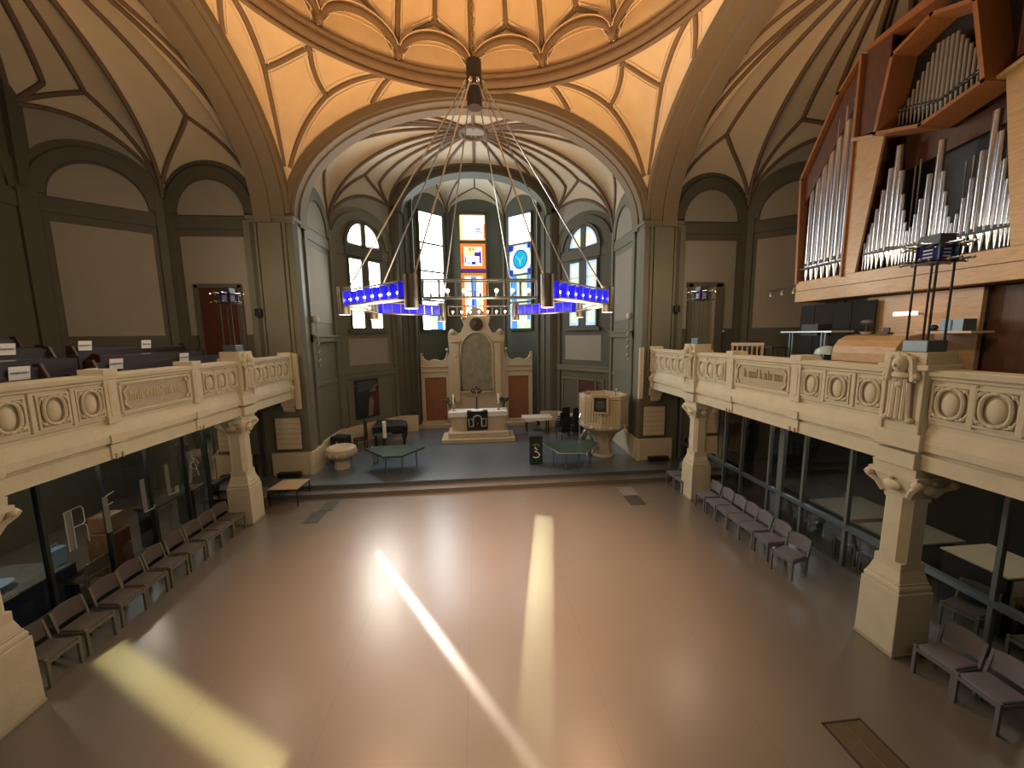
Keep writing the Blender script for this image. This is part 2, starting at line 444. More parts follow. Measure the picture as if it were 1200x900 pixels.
arch_band('wall_front_arch', 'wide brown arch between the nave and the chancel', 'y', 14.14, 15.0, 0, 6.3, 6.15, 9.4, 4.0, 3.88, 9.2, 6.55, 4.25, M['arch'])
for s, nm in ((-1, 'left'), (1, 'right')):
    arch_band('wall_%s_arch' % nm, 'wide brown arch opening to the %s gallery' % nm, 'x', s * 6.3, s * 7.4, CY, 5.92, 5.75, 9.4, 4.05, 3.75, 9.2, 6.2, 4.3, M['arch'])
# masonry above the front and side arches is the pendentive itself; rear wall closes the church behind the camera
b = MB(); b.box((0, -4.1, 7), (26.6, .2, 14.4)); struct(b.build('wall_back', M['taupe']), 'plain rear wall of the church', 'wall')
b = MB(); b.box((0, -1.0, 14.2), (26.6, 6.4, .2)); struct(b.build('ceiling_rear', M['plaster']), 'flat ceiling over the rear gallery', 'ceiling')
for s in (-1, 1):
    b = MB(); b.box((s * 7.6, -.9, 8.9), (.2, 6.2, 10.4)); struct(b.build('wall_%s_rear' % ('left' if s < 0 else 'right'), M['taupe']), 'rear gallery side wall, %s' % ('left' if s < 0 else 'right'), 'wall')
    b = MB(); b.box((s * 7.0, 1.9, 11.5), (1.5, .5, 4.8)); b.box((s * 7.0, 1.85, 4.6), (1.5, .6, 9.2)); struct(b.build('wall_%s_pier' % ('left' if s < 0 else 'right'), M['green']), 'rear crossing pier, %s' % ('left' if s < 0 else 'right'), 'pier')
b = MB(); n = 40
A = [(-6.3 + 12.6 * i / n) for i in range(n + 1)]
b.grid([[(x, 2.15, arch_z(x, 6.31, 9.4, 4.1)) for x in A], [(x, 2.15, 14.3) for x in A]]); struct(b.build('wall_back_arch', M['arch']), 'rear arch of the crossing', 'arch')

# ------------------------------------------------------------------ umbrella vaults over the apses
def vault(name, label, C, zap, edges, m, ribm, nrib):
    """edges: (P,Q,fn(u)->z); surface rises from every edge curve to the apex ring at C"""
    b = MB(); rbm = MB(); C = Vector(C)
    def make(P, Q, fz):
        def f(u, a):
            s = cos(a); E = Vector((lerp(P[0], Q[0], (u + 1) / 2), lerp(P[1], Q[1], (u + 1) / 2), 0)); zl = fz(u)
            xy = Vector((C.x, C.y, 0)) + (E - Vector((C.x, C.y, 0))) * s
            return Vector((xy.x, xy.y, zl + (zap - zl) * sin(a)))
        return f
    for P, Q, fz, ribs in edges:
        f = make(P, Q, fz); us = [-cos(pi * i / 20) for i in range(21)]
        b.grid([[f(u, pi / 2 * j / 14 * .999) for u in us] for j in range(15)])
        for path in ribs: rib(rbm, lambda u, a, f=f: f(u, a) - Vector((0, 0, .02)), [(u, R(a)) for u, a in path], w=.07, edge=.12, edges=False)
    o = struct(b.build(name, m, smooth='auto', merge=True), label, 'ceiling')
    rbm.lathe([(.62, zap + .05), (.62, zap - .14), (.48, zap - .14), (.48, zap + .05)], 24, (C.x, C.y, 0), mi=0)
    rbm.build('rib_net', [ribm, M['ribedge']], o, smooth=True)
    d = MB(); d.lathe([(.001, zap - .05), (.47, zap - .05), (.47, zap - .02), (.001, zap - .02)], 24, (C.x, C.y, 0)); d.build('oculus_cover', M['taupe'], o)
    return o
lun = lambda u: 9.95 + 1.25 * sqrt(max(0, 1 - u * u))
FANS = [[(u, 2), (u, 84)] for u in (-.94, -.76, -.42, 0, .42, .76, .94)]
def rise(u): t = (u + 1) / 2; return 9.95 + 1.75 * sqrt(max(0, 1 - (1 - t) ** 2)) + .25 * sin(pi * t)
def fall(u): return rise(-u)
def big(u): return 11.7 + 2.1 * sqrt(max(0, 1 - u * u))
def band(f): return [[(-1, 1.5), (-.6, 1.5)], [(-.6, 1.5), (0, 1.5)], [(0, 1.5), (.6, 1.5)], [(.6, 1.5), (1, 1.5)]]
STARR = [[(-.97, 3), (-.1, 24)], [(.97, 3), (-.1, 24)], [(-.1, 24), (0, 84)], [(1, 2), (1, 84)], [(.5, 20), (.5, 84)], [(.5, 20), (.98, 2)]] + band(0)
STARL = [[(-u, a) for u, a in q] for q in STARR]
FANB = [[(u, 2), (u, 84)] for u in (-.9, -.65, -.33, 0, .33, .65, .9)] + band(0)
STAR = [[(-.97, 3), (0, 26)], [(.97, 3), (0, 26)], [(0, 26), (0, 84)], [(1, 2), (1, 84)]]
FAN = [[(u, 2), (u, 84)] for u in (-.97, -.88, -.72, -.45, 0, .45, .72, .88, .97)]
# ---- walls of the apses -----------------------------------------------------------
def wall_frame(P, Q, centre):
    P, Q = Vector((*P, 0)), Vector((*Q, 0)); t = (Q - P); L = t.length; t.normalize(); n = Vector((-t.y, t.x, 0))
    if n.dot(Vector((*centre, 0)) - P) < 0: n = -n
    def W(s, z, d=0): v = P + t * s + n * d; return Vector((v.x, v.y, z))
    return W, L, t, n
def slab2(mb, W, poly, d0, d1, mi=None):
    A = [W(s, z, d0) for s, z in poly]; B = [W(s, z, d1) for s, z in poly]; n = len(poly)
    mb._add(A + B, [(i, (i + 1) % n, n + (i + 1) % n, n + i) for i in range(n)] + [tuple(range(n)), tuple(range(n, 2 * n))[::-1]], mi)
def rect(s0, s1, z0, z1): return [(s0, z0), (s1, z0), (s1, z1), (s0, z1)]
def arcpoly(sc, w, z, h, n=20): return [(sc + w * cos(pi * i / n), z + h * sin(pi * i / n)) for i in range(n + 1)]
def ringpoly(mb, W, sc, w0, h0, w1, h1, z, d0, d1, n=20, mi=None):
    for i in range(n):
        a, c = pi * i / n, pi * (i + 1) / n
        q = [(sc + w0 * cos(a), z + h0 * sin(a)), (sc + w1 * cos(a), z + h1 * sin(a)), (sc + w1 * cos(c), z + h1 * sin(c)), (sc + w0 * cos(c), z + h0 * sin(c))]
        slab2(mb, W, q, d0, d1, mi)
def apse_wall(name, label, P, Q, centre, z0, panel_z=(4.95, 8.75), lower=None, margin=.38, blank=False, frame=None, back=.15, fz=None):
    W, L, t, n = wall_frame(P, Q, centre); mb = MB(); fm = frame or M['frame']
    us = [-cos(pi * i / 24) for i in range(25)]
    top = [((u + 1) / 2 * L, lun(u) + .02) for u in us]
    slab2(mb, W, [(0, z0), (L, z0)] + top[::-1], 0, -back)
    h = L / 2
    mb.mi = 0
    ringpoly(mb, W, h, h - margin, .0 + 1.15, h - .04, 1.5, 9.5, 0, .07)
    slab2(mb, W, rect(0, L, 9.0, 9.4), 0, .05)
    slab2(mb, W, rect(0, .24, z0, 9.9), 0, .09); slab2(mb, W, rect(L - .24, L, z0, 9.9), 0, .09)
    o = struct(mb.build(name, fm), label, 'wall')
    if fz:
        pm = MB(); slab2(pm, W, [(0, 9.9), (L, 9.9)] + [((u + 1) / 2 * L, fz(u) + .02) for u in us][::-1], -.02, -back - .05); pm.build('upper_plaster', M['taupe'], o)
    if not blank:
        pm = MB(); slab2(pm, W, rect(margin, L - margin, *panel_z), -.01, .015); pm.build('panel', M['taupe'], o)
        pm = MB(); slab2(pm, W, arcpoly(h, h - margin - .02, 9.45, 1.12), -.01, .015); pm.build('lunette_panel', M['taupe'], o)
    return o, W, L

def mirror(P, s): return (s * P[0], P[1])
# transepts
TV = [(7.4, 14.2), (10.3, 14.2), (12.5, 12.3), (12.8, 9.5), (12.8, 6.9), (12.5, 4.1), (10.3, 2.2), (7.4, 2.2)]
for s, nm in ((-1, 'left'), (1, 'right')):
    V = [mirror(p, s) for p in TV]; C = (s * 9.2, 8.2)
    ed = []
    names = ['beside the chancel arch', 'with an oblique turn', 'far side', 'middle', 'near side', 'near oblique', 'beside the rear arch']
    for i in range(7):
        apse_wall('wall_' + nm, '%s gallery apse wall, %s, dark frames and taupe panels' % (nm, names[i]), V[i], V[i + 1], C, GF,
                  panel_z=(5.45, 8.75), blank=(i == 2), fz=(None, rise, None, None, None, fall, None)[i])
        if i in (0, 6): ed.append((V[i], V[i + 1], lun, STAR))
        elif i == 1: ed.append((V[1], V[2], rise, STARR))
        elif i == 5: ed.append((V[5], V[6], fall, STARL))
    ed.append((V[2], V[5], big, FANB))
    mb = MB(); k = 30
    mb.grid([[(V[2][0], lerp(V[2][1], V[5][1], j / k), 9.7) for j in range(k + 1)], [(V[2][0] + s * .02, lerp(V[2][1], V[5][1], j / k), big(2 * j / k - 1) + .05) for j in range(k + 1)]])
    for q in (2, 5): mb.box((V[q][0] + s * .1, V[q][1], 10.9), (.5, .45, 2.6))
    struct(mb.build('wall_' + nm + '_upper', M['frame']), 'upper back wall of the %s gallery apse' % nm, 'wall')
    ed.append((V[7], V[0], lambda u: 9.4 + 3.75 * sqrt(max(0, 1 - u * u)), FANS))
    vault('ceiling_' + nm, 'dim umbrella vault with brown ribs over the %s gallery' % nm, (*C, 0), 13.55, ed, M['plaster'], M['rib'], 5)

# chancel
CC = (0, 17.4)
CV = [(6.3, 14.95), (6.3, 17.6), (4.25, 20.2)]
ed = []
for s, nm in ((-1, 'left'), (1, 'right')):
    A, B_, D = [mirror(p, s) for p in CV]
    o, W, L = apse_wall('wall_front_' + nm + '_side', 'chancel side wall on the %s with tall arched panel' % nm, A, B_, CC, .3, panel_z=(5.9, 8.75), frame=M['green'])
    mb = MB(); slab2(mb, W, rect(.0, L, 5.15, 5.35), 0, .12); slab2(mb, W, rect(.0, L, 5.35, 5.42), 0, .18); slab2(mb, W, rect(.0, L, 3.4, 3.55), 0, .04); mb.build('string_course', M['green'], o)
    mb = MB(); slab2(mb, W, rect(.0, L, .3, 1.2), 0, .1); mb.build('plinth', M['cream'], o)
    o2, W2, L2 = apse_wall('wall_front_' + nm + '_oblique', 'oblique chancel wall with the %s twin light window' % nm, B_, D, CC, .3, blank=True, frame=M['frame' if s > 0 else 'green'], fz=rise)
    mb = MB(); slab2(mb, W2, rect(.55, L2 - .55, 4.0, 5.25), -.01, .02); mb.build('panel', M['taupe'], o2)
    mb = MB(); slab2(mb, W2, rect(0, L2, 3.45, 3.65), 0, .10); slab2(mb, W2, rect(0, L2, 3.65, 3.72), 0, .15); slab2(mb, W2, rect(.35, .42, 1.2, 3.0), 0, .05); slab2(mb, W2, rect(L2 - .42, L2 - .35, 1.2, 3.0), 0, .05); slab2(mb, W2, rect(.35, L2 - .35, 3.0, 3.07), 0, .05); mb.build('string_course', M['green'], o2)
    mb = MB(); slab2(mb, W2, rect(0, L2, .3, 1.15), 0, .1); mb.build('plinth', M['cream'], o2)
    ed.append((A, B_, lun, STAR)); ed.append((B_, D, rise, STARR))
    globals()['OBL_' + nm] = (W2, L2)
nich = big
ed.append(((-4.25, 20.2), (4.25, 20.2), nich, FANB))
ed.append(((-6.3, 14.95), (6.3, 14.95), lambda u: 9.4 + 3.9 * sqrt(max(0, 1 - u * u)), FAN))
vault('ceiling_front', 'ribbed umbrella vault with round oculus over the chancel', (0, 17.4, 0), 13.95, ed, M['plaster'], M['rib'], 5)

# niche arch wall and niche
mb = MB(); n = 32
outer = [(-4.25 + 8.5 * (1 - cos(pi * i / n)) / 2) for i in range(n + 1)]
def zin(x): return 9.4 + 3.45 * sqrt(max(0, 1 - (x / 3.6) ** 2)) if abs(x) < 3.6 else .3
front = [(x, 20.2, nich(x / 4.25) + .02) for x in outer]
inner = [(3.92 * x / 4.25, 20.2, 11.45 + 2.05 * sqrt(max(0, 1 - (x / 4.25) ** 2))) for x in outer]
mb.grid([front, inner]); mb.grid([[(x, y - .12, z) for x, y, z in inner], [(x * .93, y - .12, 11.2 + (z - 11.2) * .95) for x, y, z in inner]])
mb.grid([inner, [(x, y - .12, z) for x, y, z in inner]])
mb.grid([[(x * .93, y - .12, 11.2 + (z - 11.2) * .95) for x, y, z in inner], [(x * .93, y + .7, 11.2 + (z - 11.2) * .95) for x, y, z in inner]])
for s in (-1, 1):
    mb.prism([(s * 4.25, 20.2, .3), (s * 3.85, 20.2, .3), (s * 3.35, 20.95, .3), (s * 3.35, 21.1, .3), (s * 4.25, 21.1, .3)], (0, 0, 11.75 - .3))
    mb.box((s * 4.36, 20.32, 10.9), (.3, .3, 2.6)); mb.box((s * 4.05, 20.16, 5.9), (.3, .12, 11.2)); mb.box((s * 3.60, 20.56, 5.9), (.10, .10, 11.2), rz=s * .6)
struct(mb.build('wall_front', M['frame']), 'dark olive wall around the altar niche', 'wall')
for s in (-1, 1):
    mb = MB(); mb.box((s * 3.75, 20.1, .73), (.95, .12, .86)); struct(mb.build('baseboard_front', M['cream']), 'cream stone plinth beside the altar, %s' % ('left' if s < 0 else 'right'), 'plinth')
NV = [(-3.35, 20.9), (-3.35, 21.5), (-1.65, 23.0), (1.65, 23.0), (3.35, 21.5), (3.35, 20.9)]
NW = []
mb = MB()
for i in range(5):
    W, L, t, n_ = wall_frame(NV[i], NV[i + 1], (0, 21)); NW.append((W, L))
    slab2(mb, W, rect(0, L, .3, 13.4), 0, -.15)
    for a in (0, L): slab2(mb, W, rect(a - .07, a + .07, .3, 12.3), 0, .10)
struct(mb.build('wall_front_niche', M['greend']), 'dark green wall of the altar niche', 'wall')
def conch(u, v):
    k = (u + 1) / 2 * 5; i = min(4, int(k)); f = k - i
    x = lerp(NV[i][0], NV[i + 1][0], f); y = lerp(NV[i][1], NV[i + 1][1], f); zl = 12.1 + 1.0 * sqrt(max(0, 1 - (2 * f - 1) ** 2)) if i not in (0, 4) else 12.1
    s = cos(v); return Vector((x * s, 20.6 + (y - 20.6) * s, zl + (13.9 - zl) * sin(v)))
mb = MB(); mb.grid([[conch(-1 + 2 * i / 60, pi / 2 * j / 10) for i in range(61)] for j in range(11)])
nc = struct(mb.build('ceiling_niche', M['plaster'], smooth='auto'), 'small ribbed half vault above the altar niche', 'ceiling')
mb = MB()
for k in (1, 2, 3):
    c0 = -1 + 2 * k / 5; c1 = -1 + 2 * (k + 1) / 5; cm = (c0 + c1) / 2
    for pth in ([(c0, R(3)), (cm, R(35))], [(c1 - .001, R(3)), (cm, R(35))], [(cm, R(35)), (cm, R(88))], [(c0, R(2)), (c0, R(88))], [(c1 - .001, R(2)), (c1 - .001, R(88))]): rib(mb, conch, pth, w=.045, edges=False)
mb.build('rib_net', M['rib'], nc, smooth=True)

# front piers between nave and chancel
for s, nm in ((-1, 'left'), (1, 'right')):
    mb = MB()
    mb.prism([(s * 6.25, 14.12, 0), (s * 7.85, 14.12, 0), (s * 7.85, 15.05, 0), (s * 6.3, 15.05, 0), (s * 6.2, 14.4, 0)], (0, 0, 9.3))
    mb.box((s * 6.95, 14.06, 6.4), (.75, .14, 5.6)); mb.box((s * 6.5, 14.08, 6.4), (.10, .10, 5.6)); mb.box((s * 7.42, 14.08, 6.4), (.08, .10, 5.6))
    mb.box((s * 6.92, 14.3, 9.35), (1.55, .62, .12)); mb.box((s * 6.92, 14.3, 9.25), (1.42, .52, .1)); mb.box((s * 6.92, 14.4, 9.75), (1.2, .5, .9))
    mb.box((s * 6.24, 14.12, 2.6), (.07, .07, 4.6))
    o = struct(mb.build('wall_front_pier', M['green'], bevel=.01), 'grey green painted pier between nave and chancel, %s side' % nm, 'pier')
    mb = MB(); mb.prism([(s * 6.2, 14.04, 0), (s * 7.6, 14.04, 0), (s * 7.6, 14.3, 0), (s * 6.15, 15.1, 0), (s * 6.12, 14.36, 0)], (0, 0, 1.15)); mb.box((s * 6.22, 14.06, .58), (.16, .12, 1.16))
    mb.build('plinth', M['cream'], o, bevel=.015)

# ------------------------------------------------------------------ stained glass windows
GL = dict(
    hot=emis('overexposed_glass', (1, .98, .90), HOT), hotb=emis('overexposed_blue_glass', (.82, .95, 1), HOT * .8), warm=emis('bright_niche_glass', (.84, .96, 1), HOT * .6), yel=emis('yellow_glass', (1, .86, .25), 2.2 * GS),
    W=emis('white_glass', (1, .98, .92), 2.6 * GS), Wh=emis('bright_white_glass', (.72, .92, 1), 11. * GS), O=emis('orange_glass', (1, .20, .025), 1.5 * GS), Oh=emis('bright_orange_glass', (1, .42, .12), 2.6 * GS),
    Rd=emis('red_glass', (.9, .06, .02), 1.0 * GS), B=emis('blue_glass', (.02, .06, .75), .9 * GS), LB=emis('light_blue_glass', (.12, .42, 1), 1.1 * GS), Cy=emis('cyan_glass', (.02, .55, .75), 1.0 * GS),
    P=emis('purple_glass', (.14, .05, .55), .8 * GS), G=daylight_glass('leaf_green_glass', (.62, .80, .42), (.86, .95, .80), 1.35 * GS, 5), Y=daylight_glass('pale_yellow_glass', (.95, .88, .50), (.80, .92, .88), 1.25 * GS, 4),
    PB=daylight_glass('pale_blue_glass', (.42, .66, 1.), (.66, .84, 1.), 1.15 * GS, 4),
)
GK = list(GL); GM = [GL[k] for k in GK]
def pane(mb, W, s0, s1, z0, z1, k, d=.03):
    mb.face([W(s0, z0, d), W(s1, z0, d), W(s1, z1, d), W(s0, z1, d)], GK.index(k))
def fan(mb, W, sc, z, r, rh, a0, a1, k, d=.03, n=10, ri=0, rih=0):
    pts = [(sc + r * cos(lerp(a0, a1, i / n)), z + rh * sin(lerp(a0, a1, i / n))) for i in range(n + 1)]
    if ri: pts += [(sc + ri * cos(lerp(a1, a0, i / n)), z + rih * sin(lerp(a1, a0, i / n))) for i in range(n + 1)]
    else: pts += [(sc, z)]
    mb.face([W(s, zz, d) for s, zz in pts], GK.index(k))
# twin light windows in the oblique walls
for nm in ('left', 'right'):
    W, L = globals()['OBL_' + nm]; c = L / 2; w, g = .62, .20
    mb = MB(); fr = MB(); hot = nm == 'left'
    for sd in (-1, 1):
        a, e = sorted((c + sd * g, c + sd * (g + w)))
        if hot:
            pane(mb, W, a, e, 5.75, 8.85, 'hot'); pane(mb, W, e - .05 if sd > 0 else a, e if sd > 0 else a + .05, 5.75, 8.85, 'hotb', .034)
            pane(mb, W, a + .05, e - .1, 6.45, 6.55, 'yel', .034)
        else:
            pane(mb, W, a, e, 5.75, 8.85, 'PB'); pane(mb, W, a + .13, e - .13, 5.9, 8.7, 'Y', .034); pane(mb, W, a + .2, e - .26, 6.1, 7.0, 'G', .038); pane(mb, W, a + .16, e - .2, 7.4, 8.3, 'G', .038)
            pane(mb, W, a, a + .09, 5.75, 6.9, 'LB', .036)
        a0, a1 = (R(4), R(88)) if sd > 0 else (R(92), R(176))
        fan(mb, W, c + sd * .14, 9.55, .72, .95, a0, a1, 'hot' if hot else 'PB')
        if not hot: fan(mb, W, c + sd * .16, 9.6, .52, .70, a0, a1, 'Y', .036)
        fr.tube([W(a, 7.3, .05), W(e, 7.3, .05)], .018, 4); fr.tube([W(a, 8.1, .05), W(e, 8.1, .05)], .012, 4)
        for (s0, s1, z0, z1) in ((a - .05, a, 5.7, 8.9), (e, e + .05, 5.7, 8.9), (a - .05, e + .05, 5.65, 5.75), (a - .05, e + .05, 8.85, 8.95)): slab2(fr, W, rect(s0, s1, z0, z1), 0, .1)
    slab2(fr, W, rect(c - g + .05, c + g - .05, 5.65, 8.9), 0, .09); slab2(fr, W, rect(c - 1.0, c + 1.0, 9.0, 9.5), 0, .1); slab2(fr, W, rect(c - .13, c + .13, 9.4, 10.6), 0, .1)
    ringpoly(fr, W, c, .84, 1.0, 1.0, 1.18, 9.5, 0, .1); slab2(fr, W, rect(c - 1.05, c + 1.05, 5.5, 5.66), 0, .16)
    o = struct(fr.build('window_1' if hot else 'window_2', M['frame']), 'overexposed twin light window with half round top in left chancel wall' if hot else 'pale blue twin light stained glass window in right chancel wall', 'window')
    mb.build('stained_glass', GM, o, normals=False)
# three tall niche windows
def win_frame(W, s0, s1, z0, z1, bars, name, label):
    fr = MB()
    for q in ((s0 - .09, s0, z0 - .09, z1 + .09), (s1, s1 + .09, z0 - .09, z1 + .09), (s0 - .09, s1 + .09, z1, z1 + .09), (s0 - .09, s1 + .09, z0 - .12, z0)): slab2(fr, W, rect(*q), 0, .12)
    for z in bars: slab2(fr, W, rect(s0, s1, z - .05, z + .05), 0, .09)
    return struct(fr.build(name, M['frame']), label, 'window')
W, L = NW[2]; c = L / 2 ; s0, s1 = c - .72 - .18, c + .72 - .18
mb = MB()
def orange_frame(z0, z1, inner):
    pane(mb, W, s0, s1, z0, z1, 'O'); pane(mb, W, s0 + .2, s1 - .2, z0 + .18, z1 - .18, inner, .034)
z = [6.2, 8.9, 9.05, 10.72, 10.82, 12.2]
pane(mb, W, s0, s1, 10.82, 12.2, 'Oh'); pane(mb, W, s0 + .12, s1 - .05, 10.9, 12.12, 'Wh', .034); pane(mb, W, s1 - .55, s1 - .12, 10.9, 11.32, 'P', .038); pane(mb, W, s1 - .48, s1 - .19, 10.9, 11.24, 'W', .042); pane(mb, W, s1 - .55, s1 - .22, 11.36, 11.5, 'LB', .038); pane(mb, W, s1 - .09, s1, 10.9, 11.7, 'O', .038)
orange_frame(9.2, 10.62, 'W'); pane(mb, W, s0 + .22, s0 + .85, 9.95, 10.38, 'yel', .036)
for q, k in (((.22, .3, 9.5, 9.9), 'P'), ((.62, .88, 9.44, 9.62), 'B'), ((.8, 1.18, 9.9, 10.14), 'P'), ((1.08, 1.2, 9.5, 10.2), 'P'), ((.4, .5, 9.44, 9.62), 'LB'), ((.1, .17, 9.5, 10.1), 'Rd'), ((.5, .62, 10.2, 10.4), 'O'), ((.68, .8, 10.24, 10.4), 'O')): pane(mb, W, s0 + q[0], s0 + q[1], q[2], q[3], k, .042)
pane(mb, W, s0, s1, 9.02, 9.16, 'P', .034)
orange_frame(6.2, 8.95, 'W')
pane(mb, W, c - .18 - .16, c - .18 + .16, 6.5, 8.76, 'LB', .036)
for q, k in (((.26, .40, 6.5, 8.0), 'G'), ((1.0, 1.14, 6.5, 8.0), 'yel'), ((.62, .70, 6.8, 7.6), 'B'), ((.74, .8, 7.4, 7.9), 'P'), ((.1, 1.34, 7.88, 7.93), 'Rd')): pane(mb, W, s0 + q[0], s0 + q[1], q[2], q[3], k, .042)
o = win_frame(W, s0, s1, 6.2, 12.2, (9.0, 10.72), 'window_3', 'orange bordered centre stained glass window above the altar')
mb.build('stained_glass', GM, o, normals=False)
W, L = NW[1]; s0, s1 = L / 2 - .78, L / 2 + .72
mb = MB(); pane(mb, W, s0, s1, 7.3, 12.0, 'warm'); pane(mb, W, s1 - .1, s1, 7.3, 12.0, 'hotb', .034)
pane(mb, W, s0, s1, 5.7, 7.3, 'Wh'); pane(mb, W, s0 + .55, s0 + 1.0, 5.7, 6.5, 'G', .034); pane(mb, W, s0 + 1.0, s1 - .1, 5.7, 7.2, 'LB', .034); pane(mb, W, s0, s0 + .06, 8.4, 10.2, 'yel', .034)
o = win_frame(W, s0, s1, 5.7, 12.0, (7.3, 8.9, 10.4), 'window_4', 'overexposed tall stained glass window left of the altar'); mb.build('stained_glass', GM, o, normals=False)
W, L = NW[3]; s0, s1 = L / 2 - .72, L / 2 + .78
mb = MB(); pane(mb, W, s0, s1, 10.5, 12.0, 'Wh')
pane(mb, W, s0, s1, 8.8, 10.4, 'PB'); cc = (s0 + s1) / 2
for r, k, d in ((.74, 'W', .034), (.52, 'B', .038), (.45, 'Cy', .042)): fan(mb, W, cc, 9.6, r, r * 1.05, 0, 2 * pi * .999, k, d, 30)
mb.face([W(cc - .34, 9.85, .046), W(cc, 9.5, .046), W(cc + .34, 9.85, .046), W(cc + .06, 9.62, .046), W(cc, 9.2, .046), W(cc - .06, 9.62, .046)], GK.index('PB'))
for q in ((0, .28, 10.1, 10.4), (1.25, 1.5, 10.15, 10.4), (0, .25, 8.8, 9.05), (1.25, 1.5, 8.8, 9.05)): pane(mb, W, s0 + q[0], s0 + q[1], q[2], q[3], 'B', .036)
pane(mb, W, s0, s1, 5.7, 8.7, 'G'); pane(mb, W, s0, s0 + .12, 5.7, 8.7, 'PB', .034); pane(mb, W, s0 + .12, s0 + .5, 5.7, 8.7, 'LB', .034); pane(mb, W, s1 - .3, s1 - .1, 6.2, 8.7, 'LB', .036); pane(mb, W, s1 - .1, s1, 5.7, 8.7, 'PB', .034); pane(mb, W, s0 + .16, s0 + .42, 7.7, 7.9, 'B', .04)
o = win_frame(W, s0, s1, 5.7, 12.0, (7.2, 8.75, 10.45), 'window_5', 'tall window right of the altar with blue disc and white ring'); mb.build('stained_glass', GM, o, normals=False)
# ------------------------------------------------------------------ gallery parapets
FX = 6.607
PROF = [(0.0, 3.19), (.0, 3.42), (-.04, 3.44), (-.04, 3.47), (.05, 3.50), (.05, 3.62), (.035, 3.68), (-.02, 3.84), (-.02, 3.90), (0, 3.92), (0, 4.55), (.03, 4.57), (.03, 4.60), (.07, 4.63), (.075, 4.70), (.05, 4.716), (-.34, 4.716), (-.34, 3.75), (-.42, 3.19)]
CARTS = [5.78, 6.37, 6.93, 9.82, 10.25, 10.66, 11.82, 12.25, 12.68, 13.1, 13.5, 4.68, 4.2, 3.72]
def shell_cartouche():
    b = MB()   # local: x outward, y along, z up
    for y in (-.215, .215): b.box((.012, y, 0), (.04, .03, .52))
    for z in (-.25, .25): b.box((.012, 0, z), (.04, .46, .03))
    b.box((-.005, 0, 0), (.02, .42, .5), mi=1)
    n = 24
    def q_(a): return (.03, .150 * (abs(cos(a)) ** .8) * (1 if cos(a) >= 0 else -1), .212 * (abs(sin(a)) ** .8) * (1 if sin(a) >= 0 else -1))
    b.tube([q_(2 * pi * i / n) for i in range(n)], .024, 6, True)
    b.ball((.005, 0, -.01), .11, 16, sc=(.42, .92, 1.5))
    for sy in (-1, 1):
        for sz in (-1, 1):
            b.ball((.02, sy * .16, sz * .19), .035, 8); b.tube([(.025, sy * .2, sz * .12), (.03, sy * .17, sz * .2), (.025, sy * .09, sz * .22)], .016, 5)
    b.ball((.03, 0, .215), .035, 8, sc=(1, 1.6, .8)); b.ball((.03, 0, -.215), .035, 8, sc=(1, 1.6, .8))
    me = b.build('cartouche', [M['stone'], M['recess']], smooth='auto').data
    o = bpy.data.objects['cartouche']; bpy.data.objects.remove(o)
    return me
CART = shell_cartouche()
def head_post_mesh():
    b = MB()
    b.box((-.10, 0, 4.2), (.36, .60, 1.46)); b.box((-.14, 0, 4.86), (.52, .58, .2)); b.box((-.14, 0, 4.74), (.60, .70, .08)); b.box((-.1, 0, 3.6), (.44, .66, .26)); b.box((-.1, 0, 3.3), (.40, .56, .24))
    for y in (-.26, .26): b.box((.09, y, 4.2), (.05, .06, 1.0))
    return b
def head_bust_mesh():
    b = MB()
    b.ball((.16, 0, 4.78), .12, 14, sc=(.95, .85, 1.1)); b.ball((.275, 0, 4.765), .02, 6, sc=(1, .8, 1.5)); b.box((.25, 0, 4.715), (.03, .06, .014)); b.ball((.23, .045, 4.80), .018, 6); b.ball((.23, -.045, 4.80), .018, 6)
    for i in range(9):
        a = pi * i / 8; b.ball((.14, .125 * cos(a), 4.80 + .12 * sin(a)), .042, 8)
    for sy in (-1, 1):
        b.tube([(.16, sy * (.12 + .09 * t * 1.0 * (1 - t * .2)), 4.86 - .3 * t + .08 * sin(t * 6)) for t in [i / 8 for i in range(9)]], .045, 6)
        b.ball((.15, sy * .2, 4.6), .06, 8); b.tube([(.14, sy * .12, 4.5), (.13, sy * .125, 4.2), (.13, sy * .135, 3.98), (.16, sy * .18, 3.9)], .032, 6); b.ball((.14, sy * .18, 3.92), .05, 8); b.tube([(.12, sy * (.15 + .06 * sin(q)), 4.72 + .09 * cos(q)) for q in [k * .7 for k in range(9)]], .03, 6)
    b.ball((.15, 0, 4.61), .10, 10, sc=(.8, 1.3, .7))
    for y in (-.075, 0, .075): b.tube([(.14, y, 4.56), (.15, y, 4.0), (.16, y * 1.1, 3.93)], .034, 6)
    b.ball((.15, 0, 4.46), .06, 8)
    return b
HB = head_bust_mesh()
def strokes(mb, y0, y1, z, h, seed, mirror_s, x=.012, mi=0):
    """raised broken blackletter strokes"""
    rnd = random.Random(seed); y = y0
    while y < y1:
        nl = rnd.randint(2, 6)
        for k in range(nl):
            if y > y1: break
            hh = h * (1.45 if rnd.random() < .28 else 1.0)
            mb.box((x, y, z + (hh - h) / 2), (.016, .022, hh), mi=mi); mb.box((x, y + .012, z + hh * .5 - .02 + (hh - h) / 2), (.016, .03, .02), rx=.7, mi=mi); mb.box((x, y + .012, z - h * .5 + .02), (.016, .03, .02), rx=.7, mi=mi)
            y += rnd.uniform(.042, .06)
        y += .05
